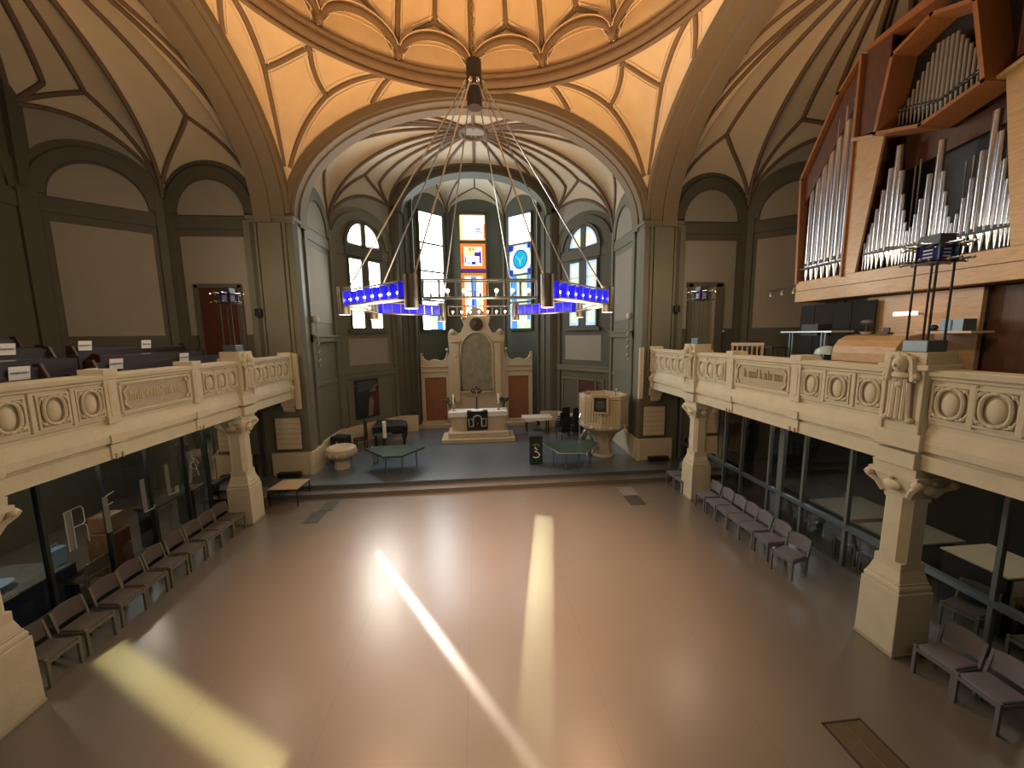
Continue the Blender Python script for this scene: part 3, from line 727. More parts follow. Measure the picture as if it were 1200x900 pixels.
for s, nm in ((-1, 'left'), (1, 'right')):
    root = thing('balcony_parapet', 'cream stone balcony parapet with carved panels along the %s gallery' % nm, 'parapet', (s * FX, 0, 0), 0, )
    def X(b, s=s):  # outward +x  -> toward the nave
        b.v = [(-s * x, y, z) for x, y, z in b.v]; return b
    b = MB(); y0, y1 = 2.18, 13.98
    A = [(d, y0, z) for d, z in PROF]; B2 = [(d, y1, z) for d, z in PROF]; n = len(PROF)
    b._add(A + B2, [(i, (i + 1) % n, n + (i + 1) % n, n + i) for i in range(n)] + [tuple(range(n))[::-1], tuple(range(n, 2 * n))])
    X(b).build('wall_body', M['stone'], root)
    # pilasters
    for yy in (3.12, 7.28, 9.36, 13.88):
        b = MB(); b.box((.0, yy, 4.3), (.11, .24, .92)); b.box((.045, yy, 4.26), (.04, .12, .6)); b.box((-.12, yy, 4.75), (.42, .27, .12)); b.box((.03, yy, 3.56), (.1, .30, .16)); b.box((-.01, yy, 3.33), (.09, .26, .26))
        for k in (-.06, .06): b.box((.04, yy + k, 3.24), (.04, .04, .1), mi=1)
        X(b).build('pilaster', [M['stone'], M['recess']], root, bevel=.008)
    for yy in CARTS:
        c = bpy.data.objects.new('cartouche', CART); COL.objects.link(c); c.parent = root; c.location = (0, yy, 4.25); c.rotation_euler = (0, 0, 0 if s < 0 else pi)
        if yy in (13.5,): pass
    for yy in [(CARTS[i] + CARTS[i + 1]) / 2 for i in (0, 1, 3, 4, 6, 7, 8, 9, 11, 12)]:
        b = MB(); b.box((.012, yy, 4.25), (.05, .07, .6)); X(b).build('mullion', M['stone'], root, bevel=.01)
    # inscription panels
    for yc, w in ((8.32, 1.62),):
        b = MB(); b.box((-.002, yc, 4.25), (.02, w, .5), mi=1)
        for z in (-.27, .27): b.box((.01, yc, 4.25 + z), (.05, w + .1, .045))
        for y in (-1, 1):
            b.box((.01, yc + y * (w / 2 + .03), 4.25), (.05, .045, .58)); b.tube([(.03, yc + y * (w / 2 - .12), 4.46), (.03, yc + y * (w / 2 - .02), 4.36), (.03, yc + y * (w / 2 - .05), 4.25), (.03, yc + y * (w / 2 - .02), 4.14), (.03, yc + y * (w / 2 - .12), 4.04)], .025, 6)
        ip = X(b).build('inscription_panel', [M['stone'], M['recess']], root, bevel=.006)
        b = MB()
        strokes(b, yc - w * .40, yc + w * .36, 4.27 if s > 0 else 4.24, .15 if s > 0 else .12, 11 if s > 0 else 5, s)
        X(b).build('lettering', M['faded'] if s > 0 else M['gold'], ip)
    for yy in (5.24, 11.2):
        b = head_post_mesh(); b.v = [(x, y + yy, z) for x, y, z in b.v]; po = X(b).build('head_post', M['stone'], root, bevel=.01)
        b = MB(); b.v = [(x, y + yy, z) for x, y, z in HB.v]; b.f = list(HB.f); b.m = list(HB.m); X(b).build('carved_head', M['stone'], po, smooth='auto')
    b = MB(); b.box((-.2, 14.0, 3.05), (.5, .16, .3)); b.box((-.2, 13.98, 2.84), (.36, .14, .18))
    for k in range(6): b.box((-.33 + .06 * k, 13.98, 2.72), (.03, .1, .08))
    X(b).build('end_corbel', M['stone2'], root, bevel=.01)

# ------------------------------------------------------------------ stone columns below the galleries
def column(loc, label):
    root = thing('stone_column', label, 'column', loc)
    b = MB()
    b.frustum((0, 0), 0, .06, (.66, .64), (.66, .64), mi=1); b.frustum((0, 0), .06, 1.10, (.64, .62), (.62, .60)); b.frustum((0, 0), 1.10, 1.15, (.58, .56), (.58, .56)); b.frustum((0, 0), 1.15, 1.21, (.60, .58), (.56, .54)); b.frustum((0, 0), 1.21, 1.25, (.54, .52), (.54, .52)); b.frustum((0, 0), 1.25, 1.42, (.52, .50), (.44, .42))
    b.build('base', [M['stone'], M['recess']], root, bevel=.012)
    b = MB(); b.frustum((0, 0), 1.42, 1.56, (.44, .42), (.44, .42), ch=.01); b.frustum((0, 0), 1.56, 2.62, (.44, .42), (.43, .41), ch=.095); b.build('shaft', M['stone'], root)
    b = MB(); b.frustum((0, 0), 2.60, 2.66, (.48, .46), (.48, .46), ch=.1); b.frustum((0, 0), 2.66, 2.98, (.42, .40), (.62, .66), ch=.05); b.frustum((0, 0), 2.98, 3.05, (.66, .72), (.66, .72)); b.frustum((0, 0), 3.05, 3.19, (.60, .62), (.62, .64))
    for sx in (-1, 1):
        for sy in (-1, 1):
            b.tube([(sx * .20, sy * .19, 2.68), (sx * .25, sy * .26, 2.82), (sx * .31, sy * .35, 2.9), (sx * .33, sy * .38, 2.96)], .05, 6); b.ball((sx * .30, sy * .35, 2.93), .075, 10)
    for sx in (-1, 1): b.ball((sx * .29, 0, 2.84), .09, 10, sc=(.7, 1.5, 1)); b.ball((sx * .31, 0, 2.97), .05, 8)
    for sy in (-1, 1): b.ball((0, sy * .31, 2.84), .09, 10, sc=(1.5, .7, 1)); b.ball((0, sy * .34, 2.97), .05, 8)
    b.build('capital', M['stone'], root, smooth='auto')
for s, nm in ((-1, 'left'), (1, 'right')):
    column((s * 6.90, 11.2, 0), 'cream stone column under the %s gallery nearest the altar' % nm)
    column((s * 6.86, 5.27, 0), 'large cream stone column carrying the %s gallery, nearest the viewer' % nm)

# ------------------------------------------------------------------ glazed partitions and rooms below the galleries
GX = 7.92
for s, nm in ((-1, 'left'), (1, 'right')):
    b = MB()
    ys = [-1.5, .4, 2.2, 3.4, 4.75, 6.05, 7.15, 8.3, 9.4, 10.5, 11.3, 12.45, 13.2, 14.05]
    for y in ys: b.box((s * GX, y, 1.65), (.09, .06, 3.3))
    b.box((s * GX, 9.0, 1.65), (.1, .16, 3.3)) if s > 0 else None
    b.box((s * GX, 6.27, 3.24), (.1, 15.6, .12)); b.box((s * GX, 6.27, .06), (.12, 15.6, .12))
    o = struct(b.build('window_partition_' + nm, M['mull' if s > 0 else 'steel']), 'dark steel glazed partition below the %s gallery' % nm, 'glass wall')
    b = MB(); b.box((s * (GX - .0), 6.27 if s > 0 else 12.7, 1.03), (.13, 15.5 if s > 0 else 2.6, .10)); b.build('transom', M['rail' if s > 0 else 'steel'], o)
    b = MB(); b.face([(s * GX, -1.5, .1), (s * GX, 14.05, .1), (s * GX, 14.05, 3.2), (s * GX, -1.5, 3.2)]); b.build('glass', M['glass'], o)
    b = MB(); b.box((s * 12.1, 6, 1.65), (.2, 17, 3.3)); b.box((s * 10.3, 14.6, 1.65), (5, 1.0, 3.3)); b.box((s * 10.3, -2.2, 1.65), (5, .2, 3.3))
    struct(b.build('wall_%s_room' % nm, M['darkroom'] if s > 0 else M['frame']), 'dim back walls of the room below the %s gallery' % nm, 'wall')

# ------------------------------------------------------------------ chairs
def make_chair(fab, leg, label, group):
    t = thing('upholstered_chair', label, 'chair', (0, 0, 0), 0, group)   # faces +x
    b = MB(); b.box((0, 0, .435), (.46, .45, .07)); b.build('seat', fab, t, bevel=.02)
    b = MB(); n = 8
    for i in range(n):
        y0_, y1_ = -.22 + .44 * i / n, -.22 + .44 * (i + 1) / n
        f0, f1 = -.235 - .03 * cos((y0_) * 7) , -.235 - .03 * cos(y1_ * 7)
        b._add([(f0, y0_, .53), (f1, y1_, .53), (f1 - .045, y1_, .80 + .025 * cos(y1_ * 7)), (f0 - .045, y0_, .80 + .025 * cos(y0_ * 7)), (f0 - .04, y0_, .53), (f1 - .04, y1_, .53), (f1 - .085, y1_, .80 + .025 * cos(y1_ * 7)), (f0 - .085, y0_, .80 + .025 * cos(y0_ * 7))],
               [(0, 1, 2, 3), (4, 7, 6, 5), (3, 2, 6, 7), (0, 4, 5, 1)] + ([(0, 3, 7, 4)] if i == 0 else []) + ([(1, 5, 6, 2)] if i == n - 1 else []))
    b.build('backrest', fab, t, merge=True)
    for sx in (-1, 1):
        for sy in (-1, 1):
            b = MB()
            if sx > 0: b.box((.225, sy * .225, .235), (.045, .045, .47))
            else: b.tube([(-.21, sy * .235, 0), (-.215, sy * .235, .45), (-.30, sy * .235, .80)], .028, 4)
            b.build('leg', leg, t, bevel=.004)
    b = MB(); b.box((.226, 0, .41), (.04, .42, .055))
    for sy in (-1, 1): b.box((0, sy * .226, .41), (.42, .04, .055))
    b.build('seat_rail', leg, t)
    return t
LC = make_chair(M['mauve'], M['legwood'], 'x', 'chairs along the left glass wall')
RC = make_chair(M['lilac'], M['chairgrey'], 'x', 'chairs along the right glass wall')
first = dict(L=True, R=True)
def put(kind, x, y, rz, label, group, zs=None):
    proto = LC if kind == 'L' else RC
    if first[kind]: proto.location = (x, y, 0); proto.rotation_euler = (0, 0, rz); proto['label'] = label; proto['group'] = group; first[kind] = False; return proto
    return dup(proto, (x, y, 0), rz, label, group)
ordn = ['first', 'second', 'third', 'fourth', 'fifth', 'sixth', 'seventh', 'eighth', 'ninth']
LY = [6.06, 6.66, 7.3, 7.83, 8.4, 8.97, 9.53, 10.02, 10.54]
for i, y in enumerate(LY):
    put('L', -6.95, y, R(random.uniform(-4, 4)) + (R(-6) if i == 2 else 0),
        ('mauve grey chair in the left row, half hidden by the near stone column' if i == 0 else 'mauve chair in the left row standing against the far stone column' if i == 8 else
         '%s mauve grey chair of the left row counting from the near column' % ordn[i]), 'chairs along the left glass wall')
put('L', -7.0, 11.75, R(3), 'dark chair behind the left far column, nearer of two', 'chairs behind the left far column')
put('L', -7.1, 12.3, R(-4), 'dark chair between the left far column and the tan low table', 'chairs behind the left far column')
RYs = [10.36, 9.82, 9.33, 8.86, 8.40, 7.86, 7.22]
for i, y in enumerate(RYs):
    put('R', 6.78 if i < 6 else 6.70, y, pi + R(random.uniform(-3, 3)) + (R(16) if i == 6 else 0),
        ('lilac grey chair beside the right far column, start of the row' if i == 0 else 'lilac grey chair turned askew at the near end of the right row' if i == 6 else
         '%s lilac grey chair of the right row counting from the far column' % ordn[i]), 'chairs along the right glass wall')
put('R', 6.85, 4.50, pi + R(4), 'shaded maroon grey chair right beside the near right column', 'chairs beside the near right column')
put('R', 6.85, 3.98, pi + R(-2), 'pinkish grey chair at the right picture edge, second from the near column', 'chairs beside the near right column')
put('R', 6.78, 12.15, pi, 'grey chair behind the right far column, next to the chancel step', 'chairs behind the right far column')
put('R', 6.78, 11.62, pi + R(3), 'grey chair directly behind the right far column', 'chairs behind the right far column')

# things behind the left glass
for q, (y, lab) in enumerate(((5.75, 'brown backed chair behind the left glass by the near column'), (8.15, 'olive backed chair standing behind the left glass'))):
    c = dup(LC, (-8.35, y, 0), pi, lab, 'chairs behind the left glass')
t = thing('long_table', 'long table with dark blue cloth behind the left glass', 'table', (-9.15, 6.7, 0))
b = MB(); b.box((0, 0, .74), (1.3, 2.9, .03)); b.build('tabletop', mat('grey_tabletop', (.16, .17, .17), .5, var=.4, nscale=4), t)
b = MB(); b.box((.63, 0, .40), (.02, 2.9, .66)); b.box((0, -1.45, .4), (1.26, .02, .66)); b.build('table_cover', M['bluedk'], t)
b = MB(); b.box((.645, -.1, .745), (.03, 1.1, .02)); b.build('edge_strip', M['gold'], t)
for sx in (-1, 1):
    for sy in (-1, 1):
        b = MB(); b.box((sx * .58, sy * 1.38, .37), (.05, .05, .72)); b.build('leg', M['steel'], t)
def small(name, label, cat, fn, mats, loc, bevel=0, smooth=False, group=None):
    b = MB(); fn(b); o = b.build(name, mats, None, bevel=bevel, smooth=smooth, loc=loc); tag(o, label, cat, group); return o
t = thing('table_lamp', 'table lamp with wide pale blue shade behind the left glass', 'lamp', (-9.2, 6.0, .755))
b = MB(); b.lathe([(.001, 0), (.1, 0), (.1, .02), (.02, .04), (.02, .5), (.001, .5)], 14); b.build('stand', M['brass'], t)
b = MB(); b.lathe([(.30, .45), (.12, .62), (.11, .62), (.29, .45)], 20, cap=False); b.build('lamp_shade', M['bluelt'], t)
small('papercraft_stack', 'white wire cube ornament stack on the table behind the left glass', 'ornament', lambda b: [b.tube([(.1 * cos(a + k), .1 * sin(a + k), .12 + .17 * k) for a in (0, pi / 2, pi, 3 * pi / 2)], .01, 4, True) for k in range(5)] + [b.tube([(.1 * cos(j * pi / 2 + k), .1 * sin(j * pi / 2 + k), .12 + .17 * k), (.1 * cos(j * pi / 2 + k + 1), .1 * sin(j * pi / 2 + k + 1), .29 + .17 * k)], .008, 4) for k in range(4) for j in range(4)] + [b.box((0, 0, .06), (.2, .2, .12))], M['acryled'], (-8.75, 6.45, .755))
small('serving_bowl', 'pale blue bowl on the table behind the left glass', 'bowl', lambda b: b.lathe([(.001, 0), (.08, 0), (.24, .12), (.23, .12), (.07, .02), (.001, .02)], 20), M['bluelt'], (-9.0, 7.25, .755), smooth=True)
small('flower_jar', 'small jar of yellow flowers on the table behind the left glass', 'vase', lambda b: (b.lathe([(.001, 0), (.05, 0), (.06, .1), (.04, .15), (.001, .15)], 12), [b.ball((.05 * cos(k), .05 * sin(k), .2 + .03 * (k % 3)), .035, 6, mi=1) for k in range(7)]), [M['acryled'], mat('yellow_petal', (.6, .55, .2), .7)], (-8.7, 6.75, .755))
t = thing('sideboard_box', 'brown wooden box cabinet standing behind the left glass', 'cabinet', (-8.6, 9.0, 0))
b = MB(); b.box((0, 0, .5), (.5, .5, 1.0)); b.box((0, 0, 1.2), (.42, .42, .36), mi=0); b.build('body', wood('brown_box_wood', (.30, .17, .08), (.2, .1, .05)), t, bevel=.02)
b = MB(); b.box((.255, 0, .55), (.015, .42, .8)); b.build('door', M['organbrown'], t); b = MB(); b.ball((.27, .16, .6), .02, 8); b.build('knob', M['brass'], t)
small('paper_bag', 'pale blue paper bag behind the left glass beside the brown cabinet', 'bag', lambda b: (b.frustum((0, 0), 0, .34, (.14, .26), (.16, .30)), b.tube([(0, -.07, .34), (0, -.05, .44), (0, .05, .44), (0, .07, .34)], .01, 5)), M['bluelt'], (-8.75, 8.05, .755))
small('info_card', 'small cream card in a stand behind the left glass', 'card', lambda b: (b.box((0, 0, .1), (.015, .12, .16), rx=.05), b.box((0, 0, .01), (.08, .12, .02))), M['cream'], (-8.5, 10.9, 1.08))
t = thing('side_table', 'dark side table behind the left glass under the letters', 'table', (-8.55, 10.6, 0))
b = MB(); b.box((0, 0, 1.05), (.5, 1.4, .05)); b.build('tabletop', M['blackcloth'], t)
for sy in (-1, 1): b = MB(); b.box((0, sy * .62, .52), (.44, .05, 1.02)); b.build('leg', M['blackcloth'], t)
# silver letters on the left glass: B F L L A V like shapes of a broad stem and thin outlines
def letter(name, label, y, z, parts):
    b = MB()
    for p in parts:
        if p[0] == 's': _, ya, za, yb, zb, w = p; b.prism([(0, ya - w, za), (0, ya + w, za), (0, yb + w, zb), (0, yb - w, zb)], (.012, 0, 0), mi=0)
        else: b.tube([(.02, q[0], q[1]) for q in p[1]], .010, 5, mi=1)
    o = b.build(name, [M['acryl'], M['acryled']], None, loc=(-GX + .10, y, z)); tag(o, label, 'letter', 'letters on the left glass')
letter('glass_letter', 'outlined letter B on the left glass, nearest the viewer', 7.55, 1.35, [('t', [(-.14, 0), (-.14, .78), (.16, .78), (.2, .72), (.2, .45), (.16, .42), (-.02, .42)]), ('t', [(.16, .42), (.22, .36), (.22, .02)]), ('t', [(-.02, 0), (-.02, .78)]), ('s', -.08, 0, -.08, .78, .05)])
letter('glass_letter', 'silver letter F on the left glass after the B', 8.2, 1.32, [('s', 0, 0, 0, .78, .055), ('t', [(0, .78), (.2, .82)]), ('t', [(0, .58), (.14, .6)])])
letter('glass_letter', 'silver letter L on the left glass, first of the two', 9.08, 1.35, [('s', 0, 0, 0, .78, .055), ('t', [(-.04, 0), (.2, .0), (.24, .06)])])
letter('glass_letter', 'silver letter L on the left glass, second of the two', 9.78, 1.46, [('s', 0, 0, 0, .78, .055), ('t', [(-.04, 0), (.2, .0), (.24, .06)])])
letter('glass_letter', 'silver letter A on the left glass', 10.6, 1.48, [('s', -.12, 0, 0, .8, .055), ('t', [(0, .8), (.2, .1)]), ('t', [(-.1, .45), (.1, .62), (.22, .45), (.12, .3), (-.1, .45)])])
letter('glass_letter', 'silver letter R on the left glass, nearest the far column', 11.35, 1.55, [('s', 0, 0, -.02, .8, .045), ('t', [(0, .3), (.2, .42), (.3, .5), (.24, .3), (.1, .28)])])
# room behind the right glass
t = thing('meeting_table', 'long table with pale top behind the right glass', 'table', (9.6, 7.9, 0))
b = MB(); b.box((0, 0, .74), (1.5, 2.3, .04)); b.build('tabletop', mat('pale_grey_tabletop', (.30, .28, .22), .5), t); b = MB(); b.box((0, -.1, .763), (1.5, .16, .006)); b.build('runner', M['organbrown'], t)
b = MB(); b.box((0, 0, .38), (1.3, 2.1, .70)); b.build('table_skirt', mat('grey_skirt', (.10, .105, .095), .9), t)
t = thing('upright_cabinet', 'black cabinet with white top behind the right glass', 'cabinet', (9.3, 5.6, 0))
b = MB(); b.box((0, 0, .55), (1.0, .9, 1.1)); b.build('body', M['black'], t); b = MB(); b.box((0, 0, 1.115), (1.06, .96, .03)); b.build('top', M['cream'], t); b = MB(); b.box((-.2, -.46, .8), (.4, .02, .5)); b.build('side_panel', M['cream'], t)
t = thing('table_lamp', 'table lamp with pale cone shade behind the right glass', 'lamp', (9.2, 4.75, .795))
b = MB(); b.lathe([(.001, 0), (.1, 0), (.1, .02), (.02, .04), (.02, .3), (.001, .3)], 14); b.build('stand', M['brass'], t)
b = MB(); b.lathe([(.26, .26), (.10, .52), (.09, .52), (.25, .26)], 20, cap=False); b.build('lamp_shade', mat('pale_lamp_shade', (.55, .60, .60), .8), t)
t = thing('dining_table', 'brown wooden table behind the right glass under the lamp', 'table', (9.3, 4.48, 0))
b = MB(); b.box((0, 0, .77), (.9, 1.2, .05)); b.build('tabletop', M['organbrown'], t)
for sx in (-1, 1):
    for sy in (-1, 1): b = MB(); b.box((sx * .4, sy * .55, .375), (.06, .06, .75)); b.build('leg', M['organbrown'], t)
dup(LC, (8.42, 5.35, 0), pi + .2, 'pale framed chair behind the right glass by the black cabinet', 'chairs behind the right glass')
dup(LC, (8.5, 4.5, 0), pi, 'pale framed chair behind the right glass by the brown table', 'chairs behind the right glass')
for y in (6.9, 7.5, 8.7): dup(RC, (8.55, y, 0), 0, {6.9: 'dark chair behind the right glass, nearest the near column', 7.5: 'dark chair behind the right glass, second from near column', 8.7: 'dark chair behind the right glass beside the wide post'}[y], 'dark chairs behind the right glass')
# ------------------------------------------------------------------ chancel furniture
SZ = .3
AX = -.10
# altar retable
t = thing('altar_retable', 'tall cream stone altar screen with arched painting and scrolled gable', 'altarpiece', (AX, 20.95, SZ))
b = MB()
def half(sg):
    return [(sg * 1.55, 5.0), (sg * 1.52, 5.22), (sg * 1.38, 5.32), (sg * 1.17, 5.30), (sg * 1.02, 5.16), (sg * .86, 5.18), (sg * .74, 5.40), (sg * .66, 5.62), (sg * .74, 5.78), (sg * .78, 5.92), (sg * .70, 6.02), (sg * .52, 6.0), (sg * .46, 6.22), (sg * .30, 6.42), (sg * .12, 6.52)]
body = [(-1.62, 0), (-1.62, 3.7), (-1.5, 4.2)] + half(-1) + half(1)[::-1] + [(1.5, 4.2), (1.62, 3.7), (1.62, 0)]
b.prism([(x, 0, z) for x, z in body], (0, .35, 0))
b.build('centre_block', M['stone2'], t, bevel=.012)
for sg in (-1, 1):
    b = MB(); w = [(sg * 1.6, 0), (sg * 1.72, 0), (sg * 1.72, 2.75), (sg * 2.88, 2.75), (sg * 2.88, 0), (sg * 3.08, 0), (sg * 3.08, 3.98), (sg * 2.96, 3.95), (sg * 2.88, 3.78), (sg * 2.7, 3.66), (sg * 2.55, 3.70), (sg * 2.4, 3.76), (sg * 2.2, 3.74), (sg * 2.0, 3.66), (sg * 1.82, 3.72), (sg * 1.72, 3.86), (sg * 1.66, 4.1), (sg * 1.6, 4.2)]
    b.prism([(x, .04, z) for x, z in w], (0, .26, 0)); b.box((sg * 2.33, .02, 3.1), (1.5, .1, .06)); b.box((sg * 2.33, .0, 3.36), (1.5, .1, .05))
    for z in (4.03,): b.ball((sg * 3.02, .1, z), .09, 10); b.ball((sg * 1.62, -.02, 4.28), .08, 10)
    b.build('wing', M['stone2'], t, bevel=.01)
    b = MB(); b.box((sg * 2.3, .14, 1.38), (1.14, .06, 2.76))
    for k in range(9): b.box((sg * 2.3 - .5 + .125 * k, .105, 1.38), (.012, .02, 2.7), mi=1)
    b.build('door', [M['door'], M['organbrown']], t)
    b = MB(); b.box((sg * 1.15, -.05, 3.0), (.34, .1, 3.3)); b.box((sg * 1.15, -.07, 4.72), (.5, .16, .12)); b.ball((sg * 1.15, -.08, 3.9), .07, 10); b.ball((sg * 1.3, -.02, 5.22), .16, 12, sc=(1, .6, 1)); b.ball((sg * .72, -.02, 5.95), .10, 10, sc=(1, .6, 1)); b.build('pilaster', M['stone2'], t, bevel=.01)
    b = MB(); b.box((sg * 2.4, -.2, .09), (1.7, .5, .18)); b.box((sg * 2.4, .0, .25), (1.4, .3, .16)); b.build('wing_step', M['stone2'], t, bevel=.01)
arc = [(-.84, 2.02), (.84, 2.02)] + [(.84 * cos(pi * i / 20), 4.2 + .95 * sin(pi * i / 20)) for i in range(21)]
b = MB(); b.prism([(x, -.03, z) for x, z in arc], (0, .05, 0)); b.build('altar_painting', M['picture'], t)
b = MB(); b.tube([(x, -.04, z) for x, z in [(-.88, 2.0), (.88, 2.0)] + [(.88 * cos(pi * i / 20), 4.2 + .99 * sin(pi * i / 20)) for i in range(21)]], .05, 6, True); b.box((0, -.05, 1.92), (1.9, .12, .1)); b.build('painting_frame', M['recess'], t, smooth='auto')
b = MB(); b.lathe([(.001, 0), (.30, 0), (.36, .05), (.30, .06), (.2, .1), (.001, .12)], 24); b.v = [(x, -z, y + 5.62) for x, y, z in b.v]
b.ball((0, -.1, 5.64), .13, 10, sc=(.8, .5, 1.1)); b.build('medallion', M['medallion'], t, smooth='auto')

# altar
t = thing('stone_altar', 'cream stone altar table on a two stepped base', 'altar', (AX, 18.1, SZ))
b = MB(); b.box((0, .0, .10), (3.45, 1.5, .2)); b.build('lower_step', M['stone2'], t, bevel=.02)
b = MB(); b.box((0, .08, .33), (2.86, 1.3, .26)); b.build('upper_step', M['stone2'], t, bevel=.02)
b = MB(); b.box((0, .32, .86), (2.5, .75, .82)); b.box((0, .3, 1.29), (2.78, .85, .12))
for x in (-.95, .95): b.box((x, -.06, .87), (.7, .03, .5))
b.build('altar_block', M['stone2'], t, bevel=.012)
o = MB(); o.box((0, 0, .0), (2.84, .92, .015)); 
n = 40
pts0 = [(-1.42 + 2.84 * i / n, -.46 - .004 * (i % 2), .0) for i in range(n + 1)]; pts1 = [(x, -.47 - .008 * ((i + 1) % 2), -.22 + .012 * (i % 2)) for i, (x, y, z) in enumerate(pts0)]
o.grid([pts0, pts1])
for sx in (-1.42, 1.42): o.grid([[(sx, -.46, 0), (sx, .46, 0)], [(sx * 1.004, -.47, -.21), (sx * 1.004, .46, -.21)]])
c = o.build('altar_cloth', M['linen'], None, loc=(AX, 18.4, SZ + 1.36), normals=False); tag(c, 'white linen cloth with lace edge on the altar', 'altar cloth')
t = thing('antependium', 'black altar hanging with silver arch emblem, over the altar front', 'hanging', (AX - .04, 17.9, SZ))
b = MB(); b.box((0, .025, .93), (1.0, .02, .88)); b.box((0, .22, 1.38), (1.0, .4, .012)); b.build('cloth', M['blackcloth'], t)
b = MB()
def ln(p, r=.028): b.tube([(x, .008, z) for x, z in p], r, 6)
ar = [(-.20, .68), (-.20, 1.0)] + [(.2 * -cos(pi * i / 10), 1.0 + .2 * sin(pi * i / 10)) for i in range(1, 10)] + [(.20, 1.0), (.20, .68)]
ln(ar, .035)
for sg in (-1, 1): ln([(sg * .2, .68), (sg * .40, .66), (sg * .42, 1.06), (sg * .30, 1.04), (sg * .2, .96)])
b.ball((0, .01, .80), .03, 8); b.build('emblem', M['silver'], t)
t = thing('altar_crucifix', 'dark standing crucifix at the centre of the altar', 'crucifix', (AX - .06, 18.5, SZ + 1.375))
b = MB(); b.lathe([(.001, 0), (.16, 0), (.15, .04), (.05, .08), (.03, .12), (.001, .12)], 14); b.build('foot', M['medallion'], t)
b = MB(); b.box((0, 0, .62), (.075, .05, 1.1)); b.box((0, 0, .93), (.50, .05, .075)); b.prism([(-.3, -.02, .93), (-.2, -.02, 1.05), (.2, -.02, 1.05), (.3, -.02, .93), (.16, -.02, .8), (-.16, -.02, .8)], (0, .03, 0)); b.build('cross', M['medallion'], t)
b = MB(); b.tube([(0, -.04, .66), (0, -.05, .80), (.01, -.05, .93)], .03, 6); b.ball((0, -.06, 1.0), .035, 8); b.tube([(-.2, -.04, .98), (0, -.05, .92), (.2, -.04, .98)], .015, 5); b.build('figure', M['recess'], t, smooth='auto')
for sg, lab in ((-1, 'left'), (1, 'right')):
    t = thing('altar_candlestick', 'white candle in a brass stick on the altar, %s of the crucifix' % lab, 'candlestick', (AX - .06 + sg * 1.13 * (1 if sg < 0 else .95), 18.35, SZ + 1.375), 0, 'altar candles')
    b = MB(); b.lathe([(.001, 0), (.09, 0), (.085, .03), (.03, .06), (.022, .2), (.035, .23), (.02, .26), (.02, .30), (.06, .33), (.05, .35), (.001, .35)], 16); b.build('stick', M['brass'], t, smooth='auto')
    b = MB(); b.lathe([(.042, .34), (.042, .80), (.03, .815), (.001, .815)], 14); b.build('candle', M['candle'], t, smooth='auto')
    b = MB(); b.tube([(0, 0, .81), (.004, 0, .84)], .005, 5); b.build('wick', M['ink'], t)
    t = thing('flower_vase', 'clear vase of dark flowers on the altar, %s end' % lab, 'vase', (AX - .05 + sg * (1.42 if sg < 0 else 1.36), 18.35, SZ + 1.375) if False else (AX - .05 + sg * 1.32, 18.6, SZ + 1.375), 0, 'altar flowers')
    b = MB(); b.lathe([(.001, 0), (.06, 0), (.05, .05), (.075, .30), (.07, .30), (.001, .03)], 14); b.build('glass_vase', M['lglass'], t, smooth='auto')
    b = MB(); rn = random.Random(3 + sg)
    for k in range(26):
        a, e, rr = rn.uniform(0, 2 * pi), rn.uniform(.05, 1), rn.uniform(.12, .28)
        q = (rr * cos(a), rr * sin(a) * .7, .36 + .22 * e); b.tube([(0, 0, .05), (q[0] * .4, q[1] * .4, .3), q], .006, 4); b.ball(q, .055, 6, sc=(1, .8, .7))
    b.build('flowers', M['leaf'], t)
t = thing('open_book', 'open book on a small stand in front of the crucifix', 'book', (AX - .05, 18.05, SZ + 1.385))
b = MB(); b.box((-.14, 0, .05), (.27, .22, .03), ry=.12, rx=.35); b.box((.14, 0, .05), (.27, .22, .03), ry=-.12, rx=.35); b.build('pages', M['paper'], t); b = MB(); b.box((0, .02, .012), (.6, .24, .02)); b.build('cover', M['medallion'], t)

# pulpit
t = thing('stone_pulpit', 'octagonal cream stone pulpit with fluted panels at the right pier', 'pulpit', (5.02, 14.85, SZ))
a0 = pi / 8
b = MB(); b.lathe([(.001, 0), (.48, 0), (.48, .08), (.42, .14), (.36, .45), (.35, .6), (.42, .78), (.46, .84), (.001, .84)], 8, a0=a0); b.build('foot', M['stone2'], t, bevel=.015)
b = MB(); b.lathe([(.45, .80), (.52, .95), (.78, 1.15), (.96, 1.26), (1.0, 1.32), (1.0, 1.42), (.92, 1.46), (.001, 1.46)], 8, a0=a0)
for k in range(16):
    a = 2 * pi * k / 16 + a0; b.ball((.9 * cos(a), .9 * sin(a), 1.34), .10, 8, sc=(1, 1, .8))
b.build('bowl', M['stone2'], t, smooth='auto')
b = MB(); b.lathe([(.001, 1.44), (.93, 1.44), (.93, 2.42), (.97, 2.46), (.97, 2.58), (.84, 2.60), (.82, 2.2), (.001, 2.2)], 8, a0=a0)
for k in range(8):
    a = 2 * pi * k / 8 + a0; b.tube([(.93 * cos(a), .93 * sin(a), 1.46), (.93 * cos(a), .93 * sin(a), 2.6)], .05, 8)
    am = a + pi / 8; rr = .93 * cos(pi / 8) + .015; tx, ty = -sin(am), cos(am)
    b.box((rr * cos(am), rr * sin(am), 1.95), (.012, .62, .84), rz=am, mi=1)
    for j in (-.24, -.12, 0, .12, .24): b.box((rr * cos(am) + tx * j, rr * sin(am) + ty * j, 1.95), (.07, .055, .82), rz=am)
    b.box((rr * cos(am), rr * sin(am), 2.40), (.05, .7, .06), rz=am); b.box((rr * cos(am), rr * sin(am), 1.5), (.05, .7, .08), rz=am)
b.build('parapet', [M['stone2'], M['recess']], t, smooth='auto')
